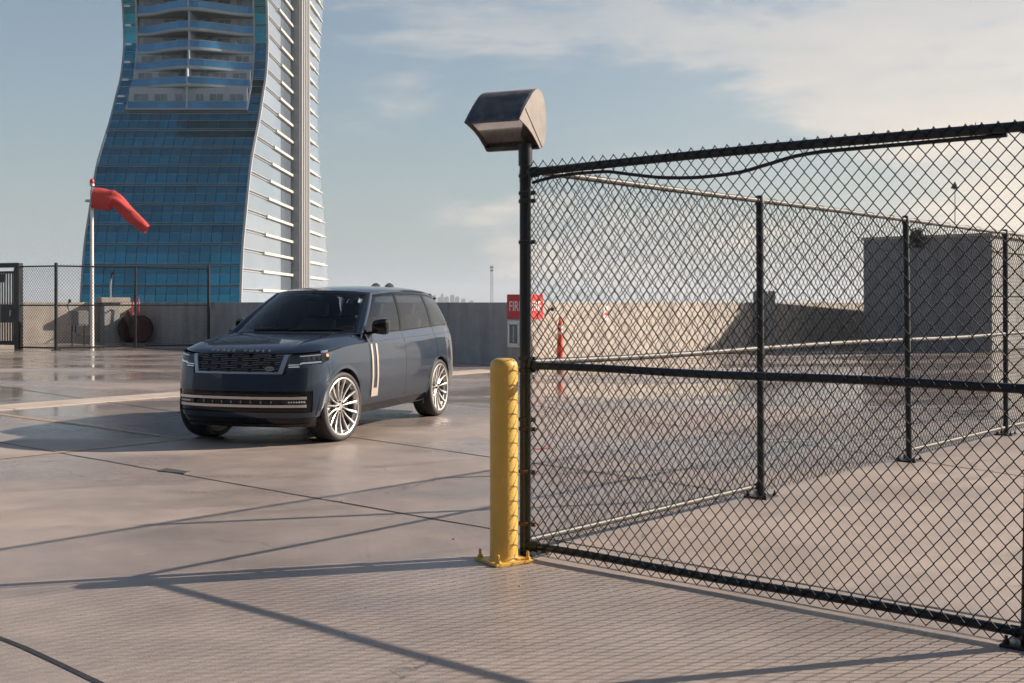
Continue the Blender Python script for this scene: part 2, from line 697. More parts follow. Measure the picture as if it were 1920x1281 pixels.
def worn_paint(name, col):
    """thick gloss paint with chips to rusty steel, scuffs and splashed dirt"""
    m = mat(name, col, 0.45, vary=0.10, scale=5, bump=0.10, bscale=70, coat=0.1)
    nt = m.node_tree
    N, L = nt.nodes, nt.links
    b = N['Principled BSDF']
    src = b.inputs['Base Color'].links[0].from_socket
    tc = N.new('ShaderNodeTexCoord')

    def layer(src, scale, detail, lo, hi, col, amt, stretch=(1, 1, 1)):
        mp = N.new('ShaderNodeMapping')
        mp.inputs['Scale'].default_value = stretch
        L.new(tc.outputs['Object'], mp.inputs['Vector'])
        n = N.new('ShaderNodeTexNoise')
        n.inputs['Scale'].default_value = scale
        n.inputs['Detail'].default_value = detail
        n.inputs['Roughness'].default_value = 0.7
        L.new(mp.outputs['Vector'], n.inputs['Vector'])
        r = N.new('ShaderNodeMapRange')
        r.inputs['From Min'].default_value = lo
        r.inputs['From Max'].default_value = hi
        r.inputs['To Max'].default_value = amt
        L.new(n.outputs['Fac'], r.inputs['Value'])
        x = N.new('ShaderNodeMix')
        x.data_type = 'RGBA'
        L.new(r.outputs['Result'], x.inputs['Factor'])
        L.new(src, x.inputs['A'])
        x.inputs['B'].default_value = (*col, 1)
        return x.outputs['Result']
    src = layer(src, 9, 8, 0.60, 0.75, (0.30, 0.19, 0.07), 0.5, (1, 1, 0.35))
    src = layer(src, 38, 4, 0.70, 0.725, (0.12, 0.07, 0.04), 0.9)
    src = layer(src, 55, 2, 0.71, 0.74, (0.75, 0.62, 0.35), 0.5, (1, 1, 0.2))
    L.new(src, b.inputs['Base Color'])
    return m


M = {}
M['deck'] = deck_material()
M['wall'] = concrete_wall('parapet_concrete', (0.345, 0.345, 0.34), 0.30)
M['pale_concrete'] = concrete_wall('pale_concrete', (0.44, 0.40, 0.35), 0.2)  # on sunlit parapets this paler beige stands in for sunlight on the same concrete
M['penthouse'] = concrete_wall('penthouse_render', (0.26, 0.27, 0.285), 0.2)
M['strip'] = concrete_wall('dry_concrete_strip', (0.46, 0.39, 0.33), 0.15)
M['joint'] = mat('joint_sealant', (0.03, 0.03, 0.032), 0.7, vary=0.3, bump=0.3)
M['line'] = mat('worn_yellow_paint', (0.40, 0.28, 0.17), 0.5, vary=0.25, scale=9)
M['red_line'] = mat('worn_red_paint', (0.45, 0.07, 0.05), 0.6, vary=0.35, scale=9)
M['plate'] = mat('dark_steel_plate', (0.09, 0.09, 0.09), 0.5, 0.3, vary=0.3)
M['black'] = mat('black_vinyl_pipe', (0.010, 0.015, 0.019), 0.38, vary=0.3, scale=14, bump=0.05, spec=0.45)
M['wire'] = mat('black_vinyl_wire', (0.005, 0.008, 0.011), 0.5, vary=0.2, spec=0.22)
M['dull_pipe'] = mat('weathered_pipe', (0.055, 0.053, 0.052), 0.5, 0.25, vary=0.25, scale=10, bump=0.05)
M['clamp'] = mat('weathered_clamp', (0.025, 0.026, 0.027), 0.5, 0.2, vary=0.5, scale=30, bump=0.1)
M['rust'] = mat('rusty_clamp', (0.10, 0.055, 0.035), 0.7, 0.2, vary=0.5, scale=40, bump=0.2)
M['galv'] = mat('galvanised_steel', (0.42, 0.42, 0.42), 0.42, 0.8, vary=0.2)
M['yellow'] = worn_paint('yellow_safety_paint', (0.66, 0.40, 0.075))
M['lamp'] = mat('bronze_housing', (0.23, 0.205, 0.19), 0.5, 0.25, vary=0.2, scale=9, bump=0.06)
M['lamp_dark'] = mat('weathered_lamp_hood', (0.085, 0.092, 0.10), 0.42, 0.4, vary=0.6, scale=16, bump=0.2, bscale=30)
M['reflector'] = mat('lamp_reflector', (0.30, 0.285, 0.265), 0.30, 0.6, vary=0.35, scale=20)
M['lens'] = glass('lamp_lens', (0.86, 0.86, 0.85), 1.12, 0.02)
M['porcelain'] = mat('lamp_porcelain', (0.75, 0.70, 0.62), 0.35)
# tower
M['t_glass'] = mat('blue_curtain_glass', (0.012, 0.225, 0.325), 0.05, 0.9, vary=0.25, scale=0.12, rough_vary=0.03, spec=0.8)
M['t_glass2'] = mat('dark_blue_spandrel', (0.010, 0.17, 0.25), 0.07, 0.9, vary=0.25, scale=0.12, rough_vary=0.03, spec=0.8)
M['t_frame'] = mat('facade_mullion', (0.24, 0.29, 0.33), 0.45, 0.3, vary=0.15)
M['t_core'] = mat('facade_shadow_box', (0.012, 0.03, 0.045), 0.5)
M['t_clad'] = mat('silver_cladding_glass', (0.42, 0.49, 0.57), 0.10, 0.6, vary=0.10, scale=0.06, rough_vary=0.04)
M['t_dark'] = mat('grey_strip_glass', (0.13, 0.16, 0.20), 0.15, 0.2, vary=0.15, scale=0.1)
M['t_fin'] = mat('white_fin', (0.58, 0.55, 0.51), 0.5, vary=0.08)
M['t_spine'] = mat('grey_spine_panel', (0.22, 0.235, 0.26), 0.45, 0.2, vary=0.08, scale=0.2)
M['t_rib'] = mat('pale_spine_rib', (0.42, 0.42, 0.42), 0.5, vary=0.05)
M['t_white'] = mat('white_render', (0.32, 0.36, 0.41), 0.7, vary=0.08)
M['t_rail'] = mat('blue_balcony_glass', (0.02, 0.17, 0.36), 0.10, 0.3, vary=0.2, scale=0.3, rough_vary=0.03)
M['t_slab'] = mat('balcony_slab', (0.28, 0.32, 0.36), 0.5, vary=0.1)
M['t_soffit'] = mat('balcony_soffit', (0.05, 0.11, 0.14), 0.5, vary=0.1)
M['t_win'] = mat('balcony_window', (0.12, 0.15, 0.18), 0.08, 0.2, vary=0.4, scale=0.4)
for k_ in ('t_glass', 't_glass2', 't_rail', 't_clad'):
    pane_vary(M[k_], *((0.92, 1.06) if k_ == 't_clad' else (0.84, 1.12)))
# small things
M['red'] = mat('red_enamel', (0.55, 0.035, 0.035), 0.45, vary=0.12, scale=12)
M['red_dark'] = mat('dark_red_paint', (0.10, 0.028, 0.032), 0.5, vary=0.2)  # the cart's red with shade put into the colour; also the sock's mouth seam
M['sock'] = mat('windsock_fabric', (0.47, 0.05, 0.046), 0.85, vary=0.28, scale=2.2, bump=0.5, bscale=14)
M['white'] = mat('white_paint', (0.75, 0.74, 0.72), 0.5, vary=0.06)
M['sign_white'] = mat('sign_lettering', (0.82, 0.80, 0.78), 0.5, vary=0.04)
M['orange'] = mat('orange_plastic', (0.80, 0.085, 0.03), 0.5, vary=0.1, scale=10)
M['rubber'] = mat('black_rubber', (0.02, 0.02, 0.02), 0.75, vary=0.3, bump=0.1)
M['grey_box'] = mat('grey_enclosure', (0.20, 0.20, 0.20), 0.55, vary=0.12)
M['far'] = mat('far_building', (0.28, 0.30, 0.33), 0.8, vary=0.2, scale=0.02)
M['far_win'] = mat('far_window', (0.14, 0.17, 0.20), 0.5)
M['mast'] = mat('mast_steel', (0.30, 0.30, 0.31), 0.6)
M['terrain'] = mat('far_ground', (0.12, 0.14, 0.11), 0.95, vary=0.35, scale=0.01)
# car
M['paint'] = car_paint()
M['gloss_black'] = mat('gloss_black', (0.005, 0.006, 0.008), 0.08, vary=0.1, spec=0.4, rough_vary=0.02)
M['pillar'] = mat('pillar_black', (0.003, 0.0035, 0.004), 0.12, vary=0.1, spec=0.3, rough_vary=0.02)
M['car_plastic'] = mat('black_plastic', (0.014, 0.015, 0.017), 0.55, vary=0.2)
M['chrome'] = mat('satin_silver', (0.60, 0.59, 0.58), 0.30, 0.9, vary=0.06)
M['gill'] = mat('champagne_trim', (0.66, 0.58, 0.51), 0.38, 0.65, vary=0.05)
M['grille_frame'] = mat('grey_satin_trim', (0.34, 0.37, 0.40), 0.34, 0.85, vary=0.06)
M['windscreen'] = glass('windscreen', (0.88, 0.92, 0.92), 1.30, 0.0)
M['privacy'] = glass('tinted_side_glass', (0.34, 0.37, 0.38), 1.60, 0.0)
M['lamp_glass'] = glass('headlamp_cover', (0.80, 0.83, 0.86), 1.5, 0.0)
M['led'] = emit('lamp_white', (0.80, 0.88, 0.95), 0.22)
M['fog_led'] = mat('fog_lens', (0.75, 0.74, 0.70), 0.12, 0.5, vary=0.1)
M['lamp_inner'] = mat('lamp_inner_black', (0.02, 0.024, 0.03), 0.25, vary=0.3)
M['amber'] = emit('amber_marker', (1.0, 0.22, 0.05), 1.6)  # the glow stands in for a sun glint in the amber lens
M['tail'] = mat('tail_lamp_red', (0.30, 0.01, 0.012), 0.15, vary=0.1, coat=1.0)
M['tyre'] = mat('tyre_rubber', (0.024, 0.024, 0.025), 0.62, vary=0.25, scale=20, bump=0.15, bscale=120)
M['rim'] = mat('brushed_alloy', (0.55, 0.54, 0.53), 0.30, 0.92, vary=0.05, scale=30)
M['disc'] = mat('brake_disc', (0.30, 0.30, 0.30), 0.35, 0.9, vary=0.1)
M['leather'] = mat('dark_leather', (0.06, 0.06, 0.062), 0.55, vary=0.15, bump=0.1)
M['dash'] = mat('dashboard', (0.05, 0.053, 0.056), 0.5, vary=0.15)
M['dash_trim'] = mat('pale_dashboard_trim', (0.60, 0.60, 0.58), 0.35, vary=0.1)
M['skin'] = mat('skin', (0.45, 0.28, 0.2), 0.6)
M['cloth_white'] = mat('white_shirt', (0.75, 0.75, 0.76), 0.8)

# ==================================================================
#                       THE SETTING
# ==================================================================
C_FIRE = V(0.34, 29.80, 0)                      # corner of the parapet that points at the camera
W2 = V(-0.644, 0.765, 0).normalized()           # shaded parapet runs this way from the corner
W1 = V(0.62, 0.785, 0).normalized()             # sunlit parapet runs this way
C_LEFT = C_FIRE + W2 * 24.0
W3 = V(-0.80, -0.60, 0)
WALL_H, WALL_T = 1.60, 0.28


def build_deck():
    pts = [(-45, -25), (70, -25), (70, 70), tuple((C_FIRE + W1 * 52)[:2]), tuple(C_FIRE[:2]), tuple(C_LEFT[:2]),
           tuple((C_LEFT + W3 * 34)[:2]), (-45, 20)]
    b = MB()
    b.prism([V(x, y, -0.5) for x, y in pts], (0, 0, 0.5))
    deck = b.build('parking_deck', M['deck'])
    tag(deck, 'wet pinkish concrete roof deck of the car park', kind='structure')

    def strip(a, c, w, name, m, z=0.003, wob=0.0):
        a, c = Vector(a), Vector(c)
        d = (c - a)
        n = max(2, int(d.length / 0.35))
        s = V(-d.y, d.x, 0).normalized()
        P = []
        for i in range(n + 1):
            p = a + d * (i / n)
            o = s * (wob * math.sin(i * 1.7) * random.random())
            ww = w * (1 + random.uniform(-0.35, 0.35) * (wob > 0))
            P.append([p + o - s * (ww / 2) + V(0, 0, z), p + o + s * (ww / 2) + V(0, 0, z)])
        q = MB()
        q.grid(P)
        return q.build(name, m, deck)

    def joint(p0, p1, ext0, ext1, w=0.022):
        a, c = ground(*p0), ground(*p1)
        d = (c - a).normalized()
        strip(a - d * ext0, c + d * ext1, w, 'expansion_joint', M['joint'], 0.003, 0.012)
    joint((200, 865), (918, 992), 12, 9)
    joint((0, 1197), (190, 1280), 8, 2.5, 0.026)
    joint((0, 725), (132, 744), 8, 14)
    joint((0, 672), (330, 705), 8, 14)
    joint((1010, 694), (1500, 745), 2, 18, 0.02)
    joint((1000, 760), (1440, 824), 2, 9, 0.02)
    joint((1150, 1068), (1780, 1185), 0.8, 2.5, 0.012)
    # worn yellow bay lines and one red one
    strip(ground(-60, 769), ground(345, 823), 0.10, 'painted_line', M['line'], 0.004)
    strip(ground(345, 824), ground(-120, 873), 0.10, 'painted_line', M['line'], 0.005)
    strip(ground(262, 681), ground(337, 680), 0.12, 'painted_line', M['line'], 0.004)
    strip(ground(1003, 842), ground(1030, 840), 0.10, 'painted_line', M['red_line'], 0.004)
    # steel cover let into the joint
    q = MB()
    q.prism([ground(295, 884), ground(312, 879), ground(357, 886), ground(345, 889)], (0, 0, 0.008))
    o = q.build('cover_plate', M['plate'], deck)
    # raised pale strip
    b = MB()
    a0, a1 = ground(-40, 768), ground(905, 696)
    d = (a1 - a0).normalized()
    s = V(-d.y, d.x, 0)
    a0 = a0 - d * 12
    a1 = a1 + d * 0.4
    n = int((a1 - a0).length / 2.4)
    for i in range(n):
        p = a0 + (a1 - a0) * ((i + 0.5) / n)
        L_ = (a1 - a0).length / n - 0.012
        q = MB()
        q.box(p + V(0, 0, -0.002), (L_, 0.82, 0.026), ax=(d, s, V(0, 0, 1)), bevel=0.005)
        q.build('dry_strip_slab', M['strip'], deck)
    # pebble and litter specks
    for px, py in ((850, 1012), (642, 940), (605, 937), (1740, 905), (1500, 1010), (975, 1100)):
        g = ground(px, py)
        q = MB()
        r = random.uniform(0.006, 0.012)
        q.lathe([(0.001, 0), (r, r * 0.3), (r * 0.7, r * 0.9), (0.001, r)], g + V(0, 0, 0.001), 7)
        q.build('pebble', M['pale_concrete'], deck)
    return deck


DECK = build_deck()


def build_terrain():
    n = 64
    b = MB()
    rings = [0.1, 150, 600, 2500, 7000]
    P = [[V(r * math.cos(2 * PI * j / n), r * math.sin(2 * PI * j / n), -25.0) for j in range(n + 1)] for r in rings]
    b.grid(P)
    tag(b.build('ground', M['terrain']), 'flat hazy land far below the roof deck', kind='structure')


build_terrain()


def wall(name, a, d, length, label, m=M['wall'], h=WALL_H, back=1, seg=6.0):
    """parapet made of cast panels; its face runs from a along d"""
    n = V(-d.y, d.x, 0) * back
    rz = math.atan2(d.y, d.x)
    t = thing(name, a, label, 'wall', rz)
    k = max(1, round(length / seg))
    sgn = back
    for i in range(k):
        L_ = length / k
        q = MB()
        q.box((L_ * (i + 0.5), sgn * WALL_T / 2, h / 2), (L_ - 0.012, WALL_T, h + random.uniform(-0.004, 0.004)), bevel=0.012)
        q.build('wall_panel', m, t)
    q = MB()
    q.box((length / 2, sgn * (WALL_T / 2 + 0.03), h / 2 - 0.03), (length - 0.02, WALL_T - 0.1, h - 0.08))
    q.build('joint_backing', M['joint'], t)
    return t


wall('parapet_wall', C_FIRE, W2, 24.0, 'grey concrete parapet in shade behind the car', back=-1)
wall('parapet_wall', C_FIRE + W1 * 0.005, W1, 42.0, 'sunlit beige parapet seen through the chain-link behind the orange marker post', m=M['pale_concrete'], back=1)  # sunlight put into the colour; same concrete as the shaded parapet
wall('parapet_wall', C_LEFT + W3 * 0.005, W3, 32.0, 'short sunlit parapet at far left behind the slatted gate', m=M['pale_concrete'], back=-1)  # lit by its paler colour too, like the other sunlit parapet


# ---------------------------------------------------------------- corner pillar with FIRE signs
def fire_corner():
    e_l, e_r = W2, W1
    n_l = V(-0.765, -0.644, 0).normalized()
    n_r = V(0.785, -0.62, 0).normalized()
    b = MB()
    w = 0.72
    p0 = C_FIRE + (n_l + n_r) * 0.10
    poly = [p0, p0 + e_r * w, p0 + e_r * w + e_l * w, p0 + e_l * w]
    b.prism([p + V(0, 0, 0) for p in poly], (0, 0, 1.79))
    o = b.build('corner_pillar', M['pale_concrete'])
    tag(o, 'concrete pillar on the parapet corner behind the light post', 'pillar')

    def panel(origin, e, n, side, lab):
        rt = e if side > 0 else -e                       # reading direction
        c = origin + e * 0.36
        t = thing('fire_sign', c + n * 0.012 + V(0, 0, 1.49), lab, 'sign')
        q = MB()
        q.box(V(0, 0, 0), (0.70, 0.016, 0.62), ax=(rt, n, V(0, 0, 1)), bevel=0.006)
        q.build('sign_board', M['red'], t)
        me = text_mesh('FIRE', 0.36, 0.003)
        me.materials.append(M['sign_white'])
        lt = obj('lettering', me, t)
        up = V(0, 0, 1)
        lt.matrix_local = Matrix(((rt.x * 0.80, up.x, n.x, n.x * 0.012), (rt.y * 0.80, up.y, n.y, n.y * 0.012),
                                  (rt.z, up.z, n.z, 0), (0, 0, 0, 1)))
    panel(p0, e_l, n_l, -1, 'red FIRE sign on the shaded face of the corner pillar')
    panel(p0, e_r, n_r, 1, 'red FIRE sign on the sunlit face of the corner pillar')
    # extinguisher cabinet below
    c = p0 + e_l * 0.38 + V(0, 0, 0.80)
    rt = -e_l
    t = thing('extinguisher_cabinet', c, 'white framed fire extinguisher cabinet below the red sign', 'cabinet')
    up = V(0, 0, 1)
    ax = (rt, n_l, up)
    q = MB()
    q.box(n_l * 0.03, (0.52, 0.06, 0.68), ax=ax, bevel=0.01)
    q.build('cabinet_box', M['white'], t)
    for off, sz in ((rt * -0.18, (0.035, 0.02, 0.56)), (rt * 0.18, (0.035, 0.02, 0.56)),
                    (up * 0.262, (0.395, 0.02, 0.035)), (up * -0.262, (0.395, 0.02, 0.035))):
        q = MB()
        q.box(n_l * 0.07 + off, sz, ax=ax)
        q.build('door_frame', M['chrome'], t)
    q = MB()
    q.box(n_l * 0.062, (0.32, 0.006, 0.48), ax=ax)
    q.build('pane', M['far_win'], t)
    me = text_mesh('FIRE EXTINGUISHER', 0.062, 0.001)
    me.materials.append(M['sign_white'])
    lt = obj('lettering', me, t)
    rt2, up2 = -up, rt                                   # reads downwards
    o_ = n_l * 0.067 - rt * 0.02
    lt.matrix_local = Matrix(((rt2.x, up2.x, n_l.x, o_.x), (rt2.y, up2.y, n_l.y, o_.y),
                              (rt2.z * 0.74, up2.z, n_l.z, o_.z), (0, 0, 0, 1)))


fire_corner()


def on_wall1(s, off=0.0, z=0.0):
    n = V(W1.y, -W1.x, 0)
    return C_FIRE + W1 * s + n * off + V(0, 0, z)


# pilaster and notice on the sunlit parapet
def wall_bits():
    n = V(W1.y, -W1.x, 0)
    up = V(0, 0, 1)
    b = MB()
    b.box(on_wall1(12.75, 0.26, 0.99), (0.62, 0.5, 1.98), ax=(W1, n, up), bevel=0.01)
    tag(b.build('wall_pilaster', M['wall']), 'concrete pilaster standing proud of the sunlit parapet', 'pilaster')
    t = thing('notice_sign', on_wall1(3.6, 0.012, 1.30), 'small white and red notice on the sunlit parapet', 'sign')
    b = MB()
    b.box(V(0, 0, 0), (0.22, 0.012, 0.40), ax=(W1, n, up))
    b.build('sign_board', M['white'], t)
    b = MB()
    b.box(V(0, 0, -0.02) + n * 0.008, (0.15, 0.004, 0.08), ax=(W1, n, up))
    b.build('red_band', M['red'], t)
    # small light and box on the wall beside the sign
    t = thing('hose_valve', on_wall1(1.02, 0.0, 1.42), 'small dark valve on the sunlit parapet beside the red sign', 'valve')
    b = MB()
    b.tube([V(0, 0, 0), n * 0.08], 0.022, 8)
    b.build('stub_pipe', M['clamp'], t)
    b = MB()
    b.lathe([(0.02, -0.03), (0.055, -0.02), (0.055, 0.02), (0.02, 0.03)], n * 0.09, 10, axis='y')
    b.build('hand_wheel', M['clamp'], t)
    # orange channelizer post
    p = on_wall1(0.72, 0.55)
    p = Vector((p.x, p.y, 0))
    t = thing('marker_post', p, 'slim orange traffic marker post with white bands before the parapet', 'traffic marker')
    b = MB()
    b.lathe([(0.19, 0), (0.20, 0.02), (0.19, 0.10), (0.09, 0.13), (0.09, 0.2)], (0, 0, 0), 8)
    b.build('rubber_base', M['rubber'], t, 40)
    b = MB()
    b.lathe([(0.085, 0.12), (0.08, 0.35), (0.068, 0.72), (0.065, 0.80)], (0, 0, 0), 16)
    b.build('cone_body', M['orange'], t, 40)
    for z0, z1, m in ((0.80, 0.88, M['white']), (0.88, 0.94, M['orange']), (0.94, 1.01, M['white'])):
        b = MB()
        b.lathe([(0.064, z0), (0.062, z1)], (0, 0, 0), 16)
        b.build('band', m, t, 40)
    b = MB()
    b.lathe([(0.058, 1.01), (0.052, 1.08), (0.03, 1.10), (0.035, 1.16), (0.02, 1.20), (0.0, 1.205)], (0, 0, 0), 14)
    b.build('grip', M['orange'], t, 40)


wall_bits()


# ---------------------------------------------------------------- penthouse at right
E1 = V(0.653, 0.757, 0).normalized()
E2 = V(0.757, -0.653, 0).normalized()


def penthouse():
    p = V(12.0, 40.4, 0)
    H = 3.72
    t = thing('roof_penthouse', p, 'grey block-walled roof plant room in shade beyond the fence', 'building', math.atan2(E2.y, E2.x))
    L1, L2 = 4.25, 16.0
    # local x along E2, local y along E1
    q = MB()
    q.box((L1 / 2, L2 / 2, H / 2), (L1 - 0.04, L2 - 0.04, H - 0.02))
    q.build('core', M['penthouse'], t)
    k = 10
    for r in range(k):
        hh = H / k
        for c in range(5):
            w = L1 / 5
            q = MB()
            q.box((w * (c + 0.5), -0.012, hh * (r + 0.5)), (w - 0.012, 0.03, hh - 0.012))
            q.build('wall_block', M['penthouse'], t)
    q = MB()
    q.box((L1 / 2, L2 / 2, H + 0.04), (L1 + 0.14, L2 + 0.14, 0.10), bevel=0.015)
    q.build('coping', M['pale_concrete'], t)
    for z, h in ((0.9, 1.7), (2.7, 1.8)):
        for i in range(4):
            q = MB()
            q.box((L1 + 0.012, 2.0 + 4.0 * i, z), (0.03, 3.96, h - 0.02))
            q.build('side_panel', M['wall'], t)
    q = MB()
    q.box((L1 + 0.03, L2 / 2, 3.25), (0.10, L2, 0.06))
    q.build('ledge', M['pale_concrete'], t)
    # beacon and mast on the roof
    top = V(12.0, 40.4, 0) + E2 * 1.93 - E1 * 0.16
    t = thing('roof_beacon', top + V(0, 0, H - 0.30), 'dark caged roof light on the plant room', 'light')
    b = MB()
    b.lathe([(0.16, -0.02), (0.16, 0.06), (0.05, 0.08), (0.05, 0.2)], (0, 0, 0), 12)
    b.build('base', M['clamp'], t, 30)
    b = MB()
    b.lathe([(0.02, 0.16), (0.20, 0.22), (0.25, 0.34), (0.21, 0.50), (0.06, 0.58), (0.0, 0.58)], (0, 0, 0), 14)
    b.build('lens', M['clamp'], t, 50)
    for k in range(9):
        a = 2 * PI * k / 9
        b = MB()
        b.tube([V(math.cos(a) * r, math.sin(a) * r, z) for r, z in ((0.17, 0.04), (0.27, 0.18), (0.30, 0.34), (0.25, 0.54), (0.05, 0.64))], 0.013, 5)
        b.build('cage_bar', M['black'], t)
    t = thing('roof_mast', V(12.0, 40.4, 0) + E2 * 2.15 + E1 * 2.6 + V(0, 0, H + 0.09), 'thin pole with a small pointed lantern above the plant room', 'pole')
    b = MB()
    b.tube([V(0, 0, 0), V(0, 0, 1.72)], [0.016, 0.012], 6)
    b.build('pole', M['clamp'], t)
    b = MB()
    b.lathe([(0.03, 1.70), (0.15, 1.74), (0.13, 1.78), (0.0, 1.98)], (0, 0, 0), 10)
    b.build('lantern', M['clamp'], t, 30)


penthouse()


def reflection_blocker():
    """lift and stair block behind the viewpoint; the car's nose mirrors it"""
    t = thing('reflection_blocker', (-9.0, -9.0, 0), 'unseen dark block added behind the viewpoint to darken the car front', 'building')
    m = mat('dark_blocker', (0.045, 0.05, 0.06), 0.8, vary=0.2)  # dark so the car's nose mirrors no bright sky
    q = MB()
    q.box((0, -3.0, 4.0), (52.0, 6.0, 8.0), bevel=0.03)
    q.build('block', m, t)
    q = MB()
    q.box((0, -3.0, 8.1), (52.4, 6.4, 0.2), bevel=0.03)
    q.build('coping', M['penthouse'], t)
    q = MB()
    q.box((-27.5, 9.0, 3.6), (5.0, 17.9, 7.2), bevel=0.03)  # wing added to carry the dark reflection across the nose
    q.build('blocker_wing', m, t)
    for x in (-6.0, 5.0):  # doors only dress the added block
        q = MB()
        q.box((x, 0.02, 1.1), (1.1, 0.06, 2.2), bevel=0.01)
        d = q.build('door', M['grey_box'], t)
        q = MB()
        q.tube([V(x + 0.42, 0.05, 1.0), V(x + 0.42, 0.12, 1.0), V(x + 0.30, 0.12, 1.0)], 0.014, 6)
        q.build('handle', M['galv'], d)


reflection_blocker()


# ---------------------------------------------------------------- the hotel tower
TX1, TX0 = -45.7, -72.5                          # right and left side of the slab, metres across
EDGE = [(-30, 197.6), (-10, 198.2), (1.8, 199.1), (10.9, 200.7), (16.6, 202.9), (22.6, 205.4), (25.2, 206.6), (29.9, 210.0),
        (34.4, 213.6), (39.9, 217.2), (43.5, 219.6), (46.6, 220.6), (50.1, 221.3), (54.0, 221.0), (57.9, 220.3),
        (63, 218.2), (70, 214.0), (78, 209.0), (90, 205)]
BACK = [(-30, 296), (1.8, 294.5), (12, 292), (25, 286), (33, 281.5), (42, 278), (52, 278.5), (60, 281), (70, 285), (90, 292)]


def smooth_interp(tab):
    xs = np.array([p[0] for p in tab], float)
    ys = np.array([p[1] for p in tab], float)
    h = np.diff(xs)
    dl = np.diff(ys) / h
    mm = np.zeros(len(xs))
    mm[0], mm[-1] = dl[0], dl[-1]
    for i in range(1, len(xs) - 1):
        if dl[i - 1] * dl[i] > 0:
            w1, w2 = 2 * h[i] + h[i - 1], h[i] + 2 * h[i - 1]
            mm[i] = (w1 + w2) / (w1 / dl[i - 1] + w2 / dl[i])

    def f(x):
        x = min(max(x, xs[0]), xs[-1])
        i = min(max(int(np.searchsorted(xs, x) - 1), 0), len(xs) - 2)
        t = (x - xs[i]) / h[i]
        return float((2 * t**3 - 3 * t**2 + 1) * ys[i] + (t**3 - 2 * t**2 + t) * h[i] * mm[i]
                     + (-2 * t**3 + 3 * t**2) * ys[i + 1] + (t**3 - t**2) * h[i] * mm[i + 1])
    return f


edge = smooth_interp(EDGE)
backe = smooth_interp(BACK)


